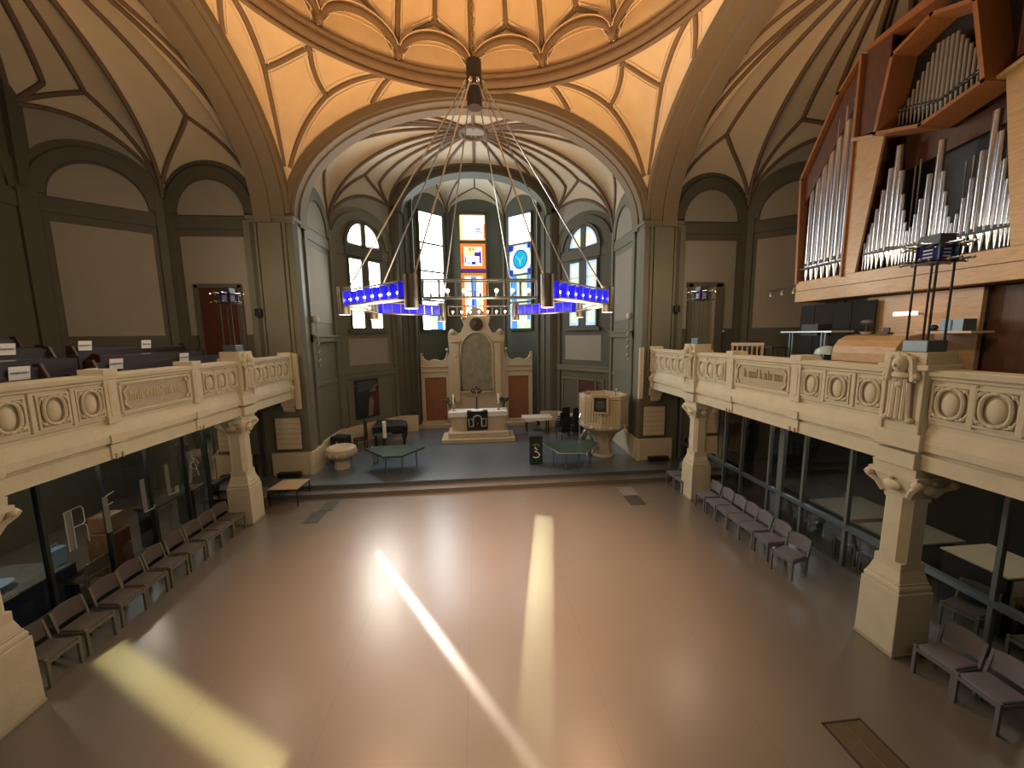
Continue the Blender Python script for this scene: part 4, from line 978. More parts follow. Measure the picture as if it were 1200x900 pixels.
t2 = thing('framed_notice', 'small framed dark notice board hung on the pulpit rim', 'notice board', (4.56, 13.84, SZ + 2.32), -R(24))
b = MB()
for q in ((0, .31, .66, .06), (0, -.31, .66, .06)): b.box((q[0], 0, q[1]), (q[2] * .92, .06, q[3]))
for x in (-.27, .27): b.box((x, 0, 0), (.07, .06, .6))
b.box((-.02, 0, .37), (.74, .1, .05)); b.build('frame', M['recess'], t2)
b = MB(); b.box((0, .015, 0), (.5, .03, .58)); b.build('board', M['black'], t2)
b = MB()
for z, w in ((.12, .26), (.06, .3), (-.02, .34), (-.08, .3), (-.16, .22)): 
    for k in range(6): b.box((-w / 2 + w * (k + .5) / 6, -.003, z), (w / 9, .006, .035))
b.build('writing', mat('dim_green_ink', (.13, .17, .14), .6), t2)
t2 = thing('microphone', 'small microphone with bright tip on the pulpit', 'microphone', (5.25, 14.1, SZ + 2.6))
b = MB(); b.tube([(0, 0, -.05), (0, 0, .18), (.02, -.03, .24)], .012, 6); b.build('gooseneck', M['black'], t2); b = MB(); b.ball((.02, -.035, .26), .04, 10); b.build('capsule', M['white'], t2)
t2 = thing('music_stand', 'grey folding stand leaning beside the pulpit foot', 'stand', (4.15, 14.9, SZ))
b = MB(); b.tube([(-.1, -.02, .66), (-.1, -.02, 1.62), (0, .1, 1.78)], .03, 6); b.build('pole', M['chrome'], t2, smooth='auto')
b = MB(); b.tube([(-.1, -.02, .7), (.25, .05, 1.2)], .05, 6); b.box((.1, 0, .95), (.12, .06, .5), ry=.6); b.build('arm', M['chrome'], t2); b = MB(); b.ball((.3, 0, .75), .10, 10); b.box((.3, 0, .34), (.14, .16, .68)); b.build('base', M['speaker'], t2)

# baptismal font
t = thing('baptismal_font', 'round cream stone baptismal font on the left of the chancel', 'font', (-5.36, 14.62, SZ))
b = MB(); b.lathe([(.001, 0), (.30, 0), (.28, .1), (.26, .32), (.34, .38), (.001, .38)], 8, a0=a0); b.build('foot', M['stone2'], t, bevel=.02)
b = MB(); b.lathe([(.28, .36), (.42, .46), (.55, .60), (.57, .70), (.53, .82), (.42, .88), (.36, .86), (.2, .72), (.001, .70)], 24)
for k in range(12): a = 2 * pi * k / 12; b.ball((.53 * cos(a), .53 * sin(a), .62), .07, 8, sc=(1, 1, 1.3))
b.build('basin', M['stone2'], t, smooth='auto')

# trapezoid tables
def trap_table(name, label, pts, h, legs, edge):
    cx = sum(p[0] for p in pts) / len(pts); cy = sum(p[1] for p in pts) / len(pts)
    t = thing(name, label, 'table', (cx, cy, SZ), 0, 'dark green chancel tables')
    b = MB(); b.prism([(x - cx, y - cy, h - .04) for x, y in pts], (0, 0, .04)); b.build('tabletop', M['greentop'], t, bevel=.006)
    b = MB()
    b.tube([(x - cx, y - cy, h - .045) for x, y in pts], .022, 4, True); b.build('edge_band', M[edge], t)
    for x, y in legs: b = MB(); b.tube([(x - cx, y - cy, 0), (x - cx, y - cy, h - .04)], .028, 8); b.build('leg', M['rail'], t, smooth='auto')
trap_table('chancel_table', 'dark green angular table standing left on the chancel', [(-4.42, 14.55), (-3.52, 13.5), (-2.86, 13.5), (-2.20, 14.55), (-2.55, 14.95), (-4.1, 14.85)], .75, [(-3.5, 13.75), (-2.9, 13.72), (-2.5, 14.4), (-3.7, 14.5)], 'steel')
trap_table('chancel_table', 'dark green angular table standing right before the pulpit', [(2.42, 14.66), (2.82, 13.15), (3.76, 13.05), (4.62, 14.1), (4.4, 14.66)], .75, [(2.72, 13.7), (3.12, 13.35), (3.62, 13.35), (4.2, 13.85)], 'silver')
# lectern with hanging
t = thing('lectern', 'slim lectern covered by a dark green hanging with white emblem', 'lectern', (2.12, 14.25, SZ))
b = MB(); b.box((0, 0, .55), (.46, .34, 1.1)); b.build('body', M['black'], t); b = MB(); b.box((0, -.02, 1.14), (.54, .44, .04), rx=.22); b.build('desk', M['black'], t)
b = MB(); b.box((0, -.19, .58), (.50, .02, 1.12)); b.build('hanging', M['greencloth'], t)
b = MB(); b.tube([(-.02 + .0, -.205, .72), (-.06, -.205, .66), (.05, -.205, .60), (-.05, -.205, .53), (.08, -.205, .47), (.13, -.205, .38), (.08, -.205, .30), (-.03, -.205, .28), (-.13, -.205, .31)], .026, 6, mi=0)
b.tube([(-.13, -.205, .84 - .08), (-.04, -.205, .88 - .06), (.06, -.205, .84 - .04), (.12, -.205, .72)], .026, 6, mi=1)
b.box((0, -.203, .38), (.14, .01, .07), mi=2); b.build('emblem', [M['white'], mat('olive_thread', (.22, .20, .10), .8), M['pewend']], t, smooth='auto')
# paschal candle
t = thing('paschal_candle', 'tall white candle on a dark floor stand behind the left table', 'candle', (-4.02, 15.9, SZ))
b = MB(); b.lathe([(.001, 0), (.2, 0), (.18, .04), (.03, .08), (.03, .72), (.09, .76), (.09, .80), (.001, .80)], 16); b.build('stand', M['black'], t, smooth='auto')
b = MB(); b.lathe([(.075, .80), (.075, 1.50), (.001, 1.51)], 16); b.build('candle', M['candle'], t, smooth='auto'); b = MB(); b.box((0, -.076, 1.2), (.02, .006, .34)); b.box((0, -.076, 1.26), (.09, .006, .02)); b.build('candle_mark', M['gold'], t)
# grand piano under cover
t = thing('grand_piano', 'grand piano under a black cover by the left chancel wall', 'piano', (-4.2, 17.75, SZ), R(8))
b = MB(); out = [(-.75, -.6), (.75, -.6), (.78, -.1), (.72, .5), (.45, .8), (.1, .86), (-.3, 1.1), (-.7, 1.1)]
b.prism([(x, y, .62) for x, y in out], (0, 0, .36)); b.build('body', M['blackcloth'], t, bevel=.04)
for x, y in ((-.62, -.45), (.62, -.45), (-.4, .85)): b = MB(); b.lathe([(.05, 0), (.07, .3), (.06, .62)], 10, (x, y, 0)); b.build('leg', M['black'], t, smooth='auto')
b = MB(); b.box((.02, -.62, .8), (1.4, .08, .2)); b.prism([(.60, -.66, .1), (.78, -.66, .55), (.78, -.66, .98), (.2, -.66, .98), (.52, -.66, .7)], (0, .05, 0)); b.box((0, -.66, .86), (1.2, .05, .3)); b.build('cover_front', M['blackcloth'], t)
t = thing('round_table', 'small round table with grey green top before the piano', 'table', (-4.35, 16.9, SZ))
b = MB(); b.lathe([(.001, .70), (.38, .70), (.38, .73), (.001, .73)], 24); b.build('tabletop', M['greentop'], t); b = MB(); b.lathe([(.2, 0), (.03, .04), (.03, .7)], 12); b.build('pedestal', M['black'], t, smooth='auto')
t = thing('wire_basket', 'open wire basket stand left of the green table', 'basket', (-4.2, 15.0, SZ))
b = MB()
for k in range(10): a = 2 * pi * k / 10; b.tube([(.10 * cos(a), .10 * sin(a), 0), (.14 * cos(a), .14 * sin(a), .62)], .006, 4)
for z, r in ((0.01, .10), (.3, .12), (.62, .14)): b.tube([(r * cos(2 * pi * k / 16), r * sin(2 * pi * k / 16), z) for k in range(16)], .008, 4, True)
b.build('wires', M['steel'], t); b = MB(); b.ball((-.1, 0, .66), .04, 8); b.build('knob', M['white'], t)
t = thing('loudspeaker', 'black floor loudspeaker behind the font', 'loudspeaker', (-5.75, 15.75, SZ), R(-15))
b = MB(); b.box((0, 0, .5), (.62, .5, 1.0)); b.build('cabinet', M['black'], t, bevel=.02); b = MB(); b.lathe([(.001, 0), (.2, 0), (.22, .03), (.001, .03)], 20); b.v = [(x, -.26 - z, y + .66) for x, y, z in b.v]; b.build('cone', M['steel'], t); b = MB(); b.ball((0, -.28, .76), .05, 10); b.build('tweeter', M['chrome'], t)
t = thing('wooden_armchair', 'dark brown armchair under the painting', 'chair', (-5.45, 17.3, SZ), R(-60))
b = MB(); b.box((0, 0, .42), (.5, .5, .08)); b.build('seat', M['medallion'], t); b = MB(); b.box((0, .24, .85), (.5, .05, .8)); b.build('backrest', M['medallion'], t, bevel=.03)
for sx in (-1, 1):
    for sy in (-1, 1): b = MB(); b.box((sx * .22, sy * .22, .2), (.05, .05, .4)); b.build('leg', M['organbrown'], t)
# painting on left oblique wall
W, L = OBL_left
b = MB(); fw = MB(); s0, s1 = .75, 1.98
def paint_at(poly, d, mi): slab2(b, W, poly, .03, d, mi)
slab2(fw, W, rect(s0 - .04, s1 + .04, 1.42, 3.3), .0, .05)
fr = fw.build('framed_painting', M['black'], None); tag(fr, 'tall dark painting with red robed figure on the left chancel wall', 'painting')
b = MB(); slab2(b, W, rect(s0, s1, 1.46, 3.26), .05, .055, 0); slab2(b, W, [(s0 + .1, 2.7), (s1 - .1, 2.8), (s1 - .1, 3.2), (s0 + .1, 3.2)], .055, .058, 3)
slab2(b, W, [(s0 + .85, 1.6), (s1, 1.5), (s1, 2.7), (s1 - .18, 2.85), (s0 + .85, 2.6)], .055, .06, 1); slab2(b, W, [(s0 + .6, 1.5), (s0 + .86, 1.5), (s0 + .95, 2.2), (s0 + .82, 2.5), (s0 + .7, 2.3)], .055, .062, 2)
slab2(b, W, arcpoly(s0 + 1.0, .11, 2.68, .16), .06, .066, 2); slab2(b, W, [(s0 + .75, 2.7), (s0 + 1.1, 3.0), (s1, 3.05), (s1, 2.98), (s0 + 1.12, 2.92), (s0 + .82, 2.66)], .055, .06, 2)
b.build('canvas', [M['canvas'], M['robe'], M['flesh'], mat('dim_sky_paint', (.05, .055, .06), .7)], fr)
# door in the right oblique wall
W, L = OBL_right
b = MB(); slab2(b, W, rect(.85, 1.85, .3, 3.0), .0, .04); o = struct(b.build('door_1', M['doord']), 'red brown wooden door behind the pulpit', 'door')
b = MB(); slab2(b, W, rect(.78, .85, .3, 3.07), 0, .08); slab2(b, W, rect(1.85, 1.92, .3, 3.07), 0, .08); slab2(b, W, rect(.78, 1.92, 3.0, 3.07), 0, .08); b.build('door_frame', M['green'], o); b = MB(); b.ball(W(1.75, 1.4, .07), .04, 8); b.build('door_handle', M['brass'], o)
# side table with white cloth
t = thing('credence_table', 'small wooden side table right of the altar', 'table', (2.95, 19.2, SZ))
b = MB(); b.box((0, 0, .74), (1.3, .7, .08)); b.build('tabletop', M['organbrown'], t)
for sx in (-1, 1):
    for sy in (-1, 1): b = MB(); b.box((sx * .55, sy * .28, .35), (.07, .07, .7)); b.build('leg', M['organbrown'], t)
b = MB(); b.box((0, 0, .79), (1.5, .84, .012)); b.prism([(-.75, -.42, .796), (.75, -.42, .796), (.72, -.44, .66), (.2, -.44, .62), (-.3, -.44, .68), (-.62, -.44, .58)], (0, .012, 0)); b.prism([(-.75, -.42, .796), (-.75, .42, .796), (-.77, .1, .6)], (-.012, 0, 0))
o = b.build('table_cloth', M['linen'], None, loc=(2.95, 19.2, SZ)); tag(o, 'white cloth draped over the side table right of the altar', 'tablecloth')
# stacked dark chairs
def dark_stack(x, y, n, lab0):
    for k in range(n):
        t = thing('stacking_chair', lab0[k], 'chair', (x, y, SZ + .12 * k), R(200), 'dark chairs right of the altar')
        b = MB(); b.box((0, 0, .42), (.48, .46, .05)); b.build('seat', M['blackcloth'], t, bevel=.015); b = MB(); b.box((0, .23, .70), (.46, .04, .50), rx=-.12); b.build('backrest', M['blackcloth'], t, bevel=.015)
        for sx in (-1, 1):
            for sy in (-1, 1): b = MB(); b.tube([(sx * .24, sy * .24, 0), (sx * .22, sy * .2, .42)], .014, 6); b.build('leg', M['steel'], t)
dark_stack(4.05, 18.3, 3, ['lowest dark chair of the stack nearest the side table', 'second dark chair of the stack nearest the side table', 'top dark chair of the stack nearest the side table'])
dark_stack(4.65, 18.1, 5, ['lowest dark chair of the tall stack before the red brown door', 'second dark chair of the tall stack before the red brown door', 'third dark chair of the tall stack before the red brown door', 'fourth dark chair of the tall stack before the red brown door', 'top dark chair of the tall stack before the red brown door'])
dark_stack(5.2, 18.0, 4, ['lowest dark chair of the stack right beside the pulpit', 'second dark chair of the stack right beside the pulpit', 'third dark chair of the stack right beside the pulpit', 'top dark chair of the stack right beside the pulpit'])
dark_stack(4.3, 18.95, 4, ['lowest dark chair of the rear stack by the oblique wall', 'second dark chair of the rear stack by the oblique wall', 'third dark chair of the rear stack by the oblique wall', 'top dark chair of the rear stack by the oblique wall'])
dark_stack(4.55, 17.4, 3, ['lowest dark chair of the stack before the others at right', 'middle dark chair of the stack before the others at right', 'top dark chair of the stack before the others at right'])
dark_stack(3.95, 17.4, 2, ['lower dark chair standing in front of the chair stacks', 'upper dark chair standing in front of the chair stacks'])
# low table by the left pier
t = thing('low_table', 'low tan topped table on thin black legs by the left pier', 'table', (-6.25, 12.5 - .05, 0))
b = MB(); b.prism([(-.5, -.42, .56), (.42, -.46, .56), (.46, .40, .56), (-.42, .44, .56)], (0, 0, .025)); b.build('tabletop', M['tan'], t, bevel=.004)
b = MB(); b.tube([(-.5, -.42, .55), (.42, -.46, .55), (.46, .40, .55), (-.42, .44, .55)], .014, 4, True); b.build('frame', M['black'], t)
for x, y in ((-.46, -.4), (.39, -.43), (.43, .37), (-.39, .41)): b = MB(); b.box((x, y, .28 if y < .1 else .36), (.028, .028, .56 if y < .1 else .40)); b.build('leg', M['black'], t)
for s, nm in ((-1, 'left'), (1, 'right')):
    # hymn boards, column loudspeakers, small wall boxes
    t = thing('hymn_board', 'cream hymn board with six ruled rows on the %s pier' % nm, 'hymn board', (s * 6.93 if s < 0 else 6.80, 14.04, 1.88))
    b = MB(); b.box((0, -.02, 0), (.86, .03, 1.16)); b.build('board', M['cream'], t)
    b = MB()
    for k in range(7): b.box((0, -.04, -.56 + 1.12 * k / 6), (.86, .02, .022))
    b.build('rail', M['stone2'], t)
    b = MB(); b.box((0, -.01, 1.0 * 0), (.92, .02, 1.22)); b.build('backing', M['frame'], t)
    t = thing('column_loudspeaker', 'slim pale column loudspeaker at the inner edge of the %s pier' % nm, 'loudspeaker', (s * 6.32 + (-.14 if s < 0 else -.14), 14.0, 3.78))
    b = MB(); b.box((0, -.05, 0), (.17, .12, 1.98)); b.build('cabinet', M['speaker'], t, bevel=.015)
    b = MB(); b.box((0, -.115, .5), (.13, .012, .94)); b.box((0, -.115, -.5), (.13, .012, .94)); b.build('grille', M['stone2'], t)
    t = thing('wall_loudspeaker', 'small black loudspeaker high on the %s pier' % nm, 'loudspeaker', (s * 7.5, 13.95, 6.2))
    b = MB(); b.box((0, -.02, 0), (.2, .16, .26)); b.build('cabinet', M['black'], t, bevel=.01); b = MB(); b.box((0, .07, 0), (.06, .1, .06)); b.build('bracket', M['steel'], t)
    t = thing('hanging_lamp_chain', 'vertical strand of small glass lamps on the %s chancel side wall' % nm, 'lamp', (s * 6.14, 15.15, 4.2))
    b = MB(); b.tube([(0, 0, 0), (0, 0, 1.75)], .012, 5); b.build('rod', M['steel'], t)
    b = MB(); b.lathe([(.001, 0), (.1, .02), (.12, .12), (.10, .22), (.001, .25)], 12, (0, 0, 1.7)); b.build('shade', M['acryled'], t, smooth='auto')
    for k, z in enumerate((.05, .22, .28, .55, .61, .85, .91, 1.08, 1.14, 1.4)):
        b = MB(); b.ball((-s * .05 + .02 * (-1) ** k, -.03, z), .035, 8); b.build('glass_bulb', M['acryled'], t, smooth=True)
    t = thing('floor_heater', 'dark red box at the foot of the %s pier' % nm, 'box', (s * 6.95, 13.93, SZ))
    b = MB(); b.box((0, -.05, .09), (.78, .2, .18)); b.build('housing', M['pewend'], t, bevel=.01); b = MB(); b.box((0, -.155, .09), (.7, .01, .1)); b.build('grille', M['black'], t)
for (x, y0_, y1_, nm, m) in ((-4.86, 11.55, 12.25, 'dark floor plate in the left aisle beside the step', 'plate'), (-4.98, 10.8, 11.5, 'second dark floor plate in the left aisle, farther from the step', 'plate'), (4.9, 11.52, 12.2, 'pale metal floor plate near the right end of the step', 'platelight'), (4.84, 10.82, 11.48, 'dark floor plate next to the pale one', 'plate')):
    b = MB(); b.box((x, (y0_ + y1_) / 2, .006), (.5 if x > 0 else .40, y1_ - y0_, .012)); tag(b.build('floor_plate', M[m]), nm, 'floor plate', 'floor plates')
t = thing('floor_grate', 'long brass heating grate in the floor at the lower right', 'grate', (4.79, 3.3, 0))
b = MB(); b.box((0, 0, .006), (.54, 1.62, .012)); b.build('plate', M['brasspl'], t); b = MB()
b.box((-.275, 0, .009), (.02, 1.66, .018)); b.box((.275, 0, .009), (.02, 1.66, .018)); b.box((0, .82, .009), (.57, .02, .018)); b.box((0, -.82, .009), (.57, .02, .018)); b.build('rim', M['medallion'], t)
b = MB(); b.box((0, 0, .0125), (.012, 1.5, .006)); b.build('centre_bar', M['brass'], t)
# ------------------------------------------------------------------ chandelier
BLUE = mat('cobalt_glass', (.03, .03, .75), .15); 
nt = BLUE.node_tree; tcb = nt.nodes.new('ShaderNodeTexCoord'); nzb = nt.nodes.new('ShaderNodeTexNoise'); nzb.inputs['Scale'].default_value = 7.; crb = nt.nodes.new('ShaderNodeMapRange'); crb.inputs[1].default_value = .35; crb.inputs[2].default_value = .68; crb.inputs[3].default_value = .04; crb.inputs[4].default_value = .42; nt.links.new(tcb.outputs['Object'], nzb.inputs['Vector']); nt.links.new(nzb.outputs['Fac'], crb.inputs[0]); bb = nt.nodes['Principled BSDF']; bb.inputs['Emission Color'].default_value = (.012, .008, .75, 1); nt.links.new(crb.outputs[0], bb.inputs['Emission Strength'])
M['barmetal'] = mat('grey_bar_metal', (.30, .27, .24), .4, .7)
BULB = emis('lit_bulb', (1, .93, .80), 3.2); BULBD = emis('dim_bulb', (1, .95, .88), 1.2); LENS = emis('warm_lamp_lens', (1, .42, .25), 3.0)
CR, CX = 2.64, .03
ch = thing('chandelier', 'large octagonal chandelier ring with clear and cobalt blue glass hung on cables', 'chandelier', (CX, CY, 5.84))
ZB, ZT = .02, .27
VT = [Vector((CR * cos(R(22.5 + 45 * k)), CR * sin(R(22.5 + 45 * k)), 0)) for k in range(8)]
HUBZ = 10.22 - 5.84
for k in range(8):
    A, B = VT[k], VT[(k + 1) % 8]; t = (B - A).normalized(); n = Vector((t.y, -t.x, 0)); mid = (A + B) / 2
    if n.dot(mid) < 0: n = -n
    ang = atan2(t.y, t.x); L = (B - A).length; g0 = .17; blue = k % 2 == 0   # k=0: 22.5->67.5 right-rear diagonal
    e0, e1 = A + t * g0, B - t * g0; d = .10
    fr = MB()
    for z in (ZB, ZT):
        for o in (-d, d): fr.tube([e0 + n * o + Vector((0, 0, z)), e1 + n * o + Vector((0, 0, z))], .014, 5)
    c = (e0 + e1) / 2; Lb = (e1 - e0).length
    fr.box((c.x, c.y, ZB - .005), (Lb, 2 * d, .016), rz=ang)
    nb = 8
    for i in range(nb):
        p = e0 + t * Lb * i / (nb - 1)
        for o in (-d, d): fr.box((p.x + n.x * o, p.y + n.y * o, (ZB + ZT) / 2), (.014, .014, ZT - ZB), rz=ang)
        fr.tube([p - n * d + Vector((0, 0, ZT)), p + n * d + Vector((0, 0, ZT))], .008, 4)
    bar = fr.build('lamp_bar', M['barmetal'], ch)
    for i in range(nb - 1):
        gl = MB()
        p = e0 + t * Lb * (i + .5) / (nb - 1)
        if blue:
            gl.box((p.x - n.x * d * .9, p.y - n.y * d * .9, (ZB + ZT) / 2), (Lb / (nb - 1) * .86, .010, ZT - ZB - .03), rz=ang)
            q = e0 + t * (Lb * (i + .04) / (nb - 1)); gl.box((q.x, q.y, (ZB + ZT) / 2), (.008, d * 1.7, ZT - ZB - .03), rz=ang)
        else:
            q = e0 + t * (Lb * i / (nb - 1)); gl.box((q.x, q.y, (ZB + ZT) / 2), (.008, d * 1.7, ZT - ZB - .03), rz=ang)
        gl.build('glass_pane', BLUE if blue else M['lglass'], bar)
    if blue:
        for e in (e0, e1): gl = MB(); gl.box((e.x, e.y, (ZB + ZT) / 2), (.012, 2 * d, ZT - ZB), rz=ang); gl.build('end_pane', BLUE, bar)
    for i in range(nb - 1):
        p = e0 + t * Lb * (i + .5) / (nb - 1); bl = MB(); bl.tube([p + n * .03 + Vector((0, 0, ZB)), p + n * .03 + Vector((0, 0, ZB + .07))], .018, 6, mi=1); bl.ball((p.x + n.x * .03, p.y + n.y * .03, ZB + .10), .024 if blue else .032, 8)
        bl.build('bulb', [BULB if blue or k == 1 else BULBD, M['candle']], bar, smooth=True)
    b = MB(); b.lathe([(.095, -.13), (.10, -.13), (.10, .36), (.085, .36), (.085, .30), (.001, .30)], 18, A, cap=False); cy = b.build('lamp_cylinder', M['bronze'], ch, smooth='auto')
    b = MB(); b.lathe([(.001, -.112), (.094, -.112), (.094, -.13), (.084, -.13), (.084, -.118), (.001, -.118)], 18, A); b.build('lens', LENS, cy)
    b = MB(); s_ = A * (1 - .1 / CR); b.tube([A * .965 + Vector((0, 0, -.02)), A * .965 + Vector((0, 0, .34))], .01, 5); b.build('bracket', M['chrome'], cy)
    b = MB(); a = A.normalized(); b.tube([a * .18 + Vector((0, 0, HUBZ)), A * .965 + Vector((0, 0, .34))], .016, 5); b.build('cable', M['chrome'], ch)
    b = MB(); b.tube([a * .17 + Vector((0, 0, HUBZ + .03)), a * .2 + Vector((0, 0, HUBZ - .03))], .035, 6); b.build('cable_eye', M['chrome'], ch)
b = MB(); b.lathe([(.001, -.42), (.14, -.42), (.15, -.40), (.15, -.08), (.17, -.06), (.17, .06), (.15, .08), (.15, .42), (.10, .46), (.001, .46)], 20, (0, 0, HUBZ)); b.build('hub', M['hubmetal'], ch, smooth='auto')
b = MB(); nl = 60; zt = 18.0 - 5.84; zb = HUBZ + .46
for i in range(nl):
    z = zb + (zt - zb) * i / nl; hh = (zt - zb) / nl
    ax = (1, 0) if i % 2 else (0, 1)
    b.tube([(ax[0] * .035 * cos(q), ax[1] * .035 * cos(q), z + hh * .5 + hh * .62 * sin(q)) for q in [2 * pi * j / 10 for j in range(10)]], .013, 4, True)
b.build('chain', M['brass'], ch)

# ------------------------------------------------------------------ lamps standing on the parapet posts
def post_lamp(loc, label, rods=True):
    t = thing('post_lamp', label, 'lamp', loc, 0, 'lamps on the balcony posts')
    b = MB(); b.box((0, 0, .09), (.34, .34, .18)); b.build('base', M['rail'], t, bevel=.01)
    for sx in (-1, 1):
        for sy in (-1, 1):
            b = MB(); b.tube([(sx * .14, sy * .14, .1), (sx * .14, sy * .14, 1.62)], .015, 6); b.build('rod', M['steel'], t)
    b = MB(); b.box((0, 0, 1.58), (.36, .36, .02)); b.box((0, 0, 1.32), (.36, .36, .02))
    for sx in (-1, 1):
        for sy in (-1, 1): b.box((sx * .17, sy * .17, 1.45), (.02, .02, .26))
    b.build('head_frame', M['steel'], t)
    b = MB(); b.box((0, 0, 1.45), (.27, .27, .22)); b.build('blue_glass', mat('deep_blue_glass', (.02, .02, .22), .1), t)
    b = MB()
    for z in (1.4, 1.45, 1.5): b.box((-.136, 0, z), (.006, .12, .02)); b.box((0, -.136, z), (.12, .006, .02))
    b.build('reflection_strip_pattern', M['white'], t)
    for z in (1.34, 1.56):
        for a in (0, pi / 2, pi, 3 * pi / 2):
            ca, sa = cos(a), sin(a)
            for o in (-.1, .1):
                b = MB()
                q = lambda r, o: (ca * r - sa * o, sa * r + ca * o, z)
                b.tube([q(.16, o), q(.36, o)], .016, 6)
                b.ball(q(.38, o), .024, 8, mi=1); b.ball(q(.24, o), .026, 8, mi=1)
                b.build('lamp_arm', [M['steel'], M['chrome']], t, smooth='auto')
    b = MB(); b.box((.0, 0, 1.66), (.26, .26, .12)); b.build('cap', M['steel'], t)
post_lamp((6.80, 5.24, 4.96), 'four rod lamp with square blue head on the near right balcony post')
post_lamp((6.80, 11.2, 4.96), 'four rod lamp on the far right balcony post by the doorway')
post_lamp((-6.80, 5.24, 4.96), 'four rod lamp on the near left balcony post, beyond the picture edge')
post_lamp((-6.80, 11.2, 4.96), 'four rod lamp on the left balcony post before the brown door')
t = thing('spot_rail', 'wall rail with three small chrome spotlights beside the organ', 'spotlight', (10.2, 11.5, 6.52))
b = MB(); b.tube([(-.55, .5, .1), (-.55, -.62, .12)], .022, 6); b.tube([(-.55, -.55, .1), (-.55, -.9, .1)], .02, 6); b.build('rail', M['steel'], t)
for y in (.42, -.05, -.5): b = MB(); b.tube([(-.55, y, .1), (-.57, y + .02, .0)], .012, 5); b.lathe([(.03, .1), (.055, 0), (.03, .0), (.001, .03)], 10, (-.57, y, -.04)); b.ball((-.57, y, -.04), .05, 8, mi=1); b.build('spotlight', [M['chrome'], M['white']], t, smooth='auto')

# ------------------------------------------------------------------ organ in the right apse
OX, OC = 9.6, 7.64
org = thing('pipe_organ', 'large wooden pipe organ with silver pipes on the right gallery', 'organ', (OX, OC, 6.16))
def O3(y, z, d=0): return (d, y - OC, z - 6.16)     # d>0 goes back into the case
def plate_(mb, poly, d0, d1, mi=None): mb.prism([O3(y, z, d0) for y, z in poly], (d1 - d0, 0, 0), mi)
def bar_(mb, y0, z0, y1, z1, w, d0, d1):
    v = Vector((y1 - y0, z1 - z0)).normalized(); n = Vector((-v.y, v.x)) * w / 2; v = v * w / 2
    plate_(mb, [(y0 - v.x + n.x, z0 - v.y + n.y), (y1 + v.x + n.x, z1 + v.y + n.y), (y1 + v.x - n.x, z1 + v.y - n.y), (y0 - v.x - n.x, z0 - v.y - n.y)], d0, d1)
b = MB(); plate_(b, [(10.85, 6.16), (4.42, 6.16), (4.42, 6.76), (10.85, 6.76)], -.05, .9); b.build('base_beam', M['oak'], org, bevel=.01)
b = MB(); plate_(b, [(10.84, 6.47), (4.43, 6.47), (4.43, 6.49), (10.84, 6.49)], -.056, -.04); b.build('beam_groove', M['organbrown'], org)
b = MB(); plate_(b, [(10.85, 6.7), (4.42, 6.7), (4.42, 9.7), (5.6, 11.9), (6.1, 12.1), (9.1, 12.1), (9.7, 11.9), (10.85, 9.7)], .82, .92); b.build('back_wall', M['organbrown'], org)
def pipe(parent, y, z0, z1, r, d, m, lip=None, foot=.55):
    b = MB(); zf = z0 + foot
    b.lathe([(.3 * r, 0), (.35 * r, .02), (r, foot), (r, z1 - z0), (r * .9, z1 - z0 + .002), (r * .9, z1 - z0 - .05)], 10, cap=False)
    n_ = 10
    b.box((-r * .93, 0, foot + r * .8), (r * .35, r * 1.1, r * 1.3), mi=1)
    b.prism([(-r * 1.05, -r * .62, foot + .0), (-r * 1.05, r * .62, foot + .0), (-r * .8, 0, foot - r * 2.2)], (.004, 0, 0))
    o = b.build('pipe', [m, M['black']], parent, smooth='auto', loc=O3(y, z0, d)); return o
for sg in (-1, 1):
    Yc = lambda y: OC + sg * (y - OC)
    # side tower
    b = MB()
    plate_(b, [(Yc(10.85), 6.7), (Yc(10.78), 6.7), (Yc(10.9), 9.72), (Yc(10.97), 9.72)], -.1, .9)
    bar_(b, Yc(10.93), 9.72, Yc(9.95), 11.45, .07, -.1, .9); bar_(b, Yc(9.95), 11.45, Yc(9.42), 11.98, .07, -.1, .9)
    plate_(b, [(Yc(9.42), 6.7), (Yc(9.36), 6.7), (Yc(9.36), 12.0), (Yc(9.42), 12.0)], -.12, .9)
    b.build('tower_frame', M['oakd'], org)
    b = MB(); plate_(b, [(Yc(9.36), 10.05), (Yc(9.36), 11.98), (Yc(8.75), 11.98), (Yc(8.75), 10.05)], -.02, .05); plate_(b, [(Yc(10.9), 8.9), (Yc(10.93), 9.75), (Yc(9.95), 11.4), (Yc(9.4), 11.95), (Yc(9.4), 11.15)], .02, .06); b.build('upper_panel', M['organbrown'], org)
    b = MB(); plate_(b, [(Yc(9.36), 6.76), (Yc(9.36), 10.03), (Yc(8.67), 9.81), (Yc(9.06), 6.76)], -.06, .0); b.build('slanted_panel', M['oak'], org)
    b = MB(); bar_(b, Yc(9.36), 10.04, Yc(8.6), 9.80, .07, -.16, .3); b.build('slanted_rail', M['oak'], org)
    b = MB(); bar_(b, Yc(10.75), 7.1, Yc(9.45), 7.14, .05, -.06, .02); b.build('pipe_rail', M['pewend'], org)
    tp = [(10.68, 9.45), (10.50, 9.80), (10.33, 10.14), (10.15, 10.50), (9.96, 10.85), (9.76, 11.05), (9.55, 11.15)]
    for i, (y, z) in enumerate(tp): pipe(org, Yc(y), 6.62, z, .068 + .004 * i, .10, M['pipe'], foot=.56)
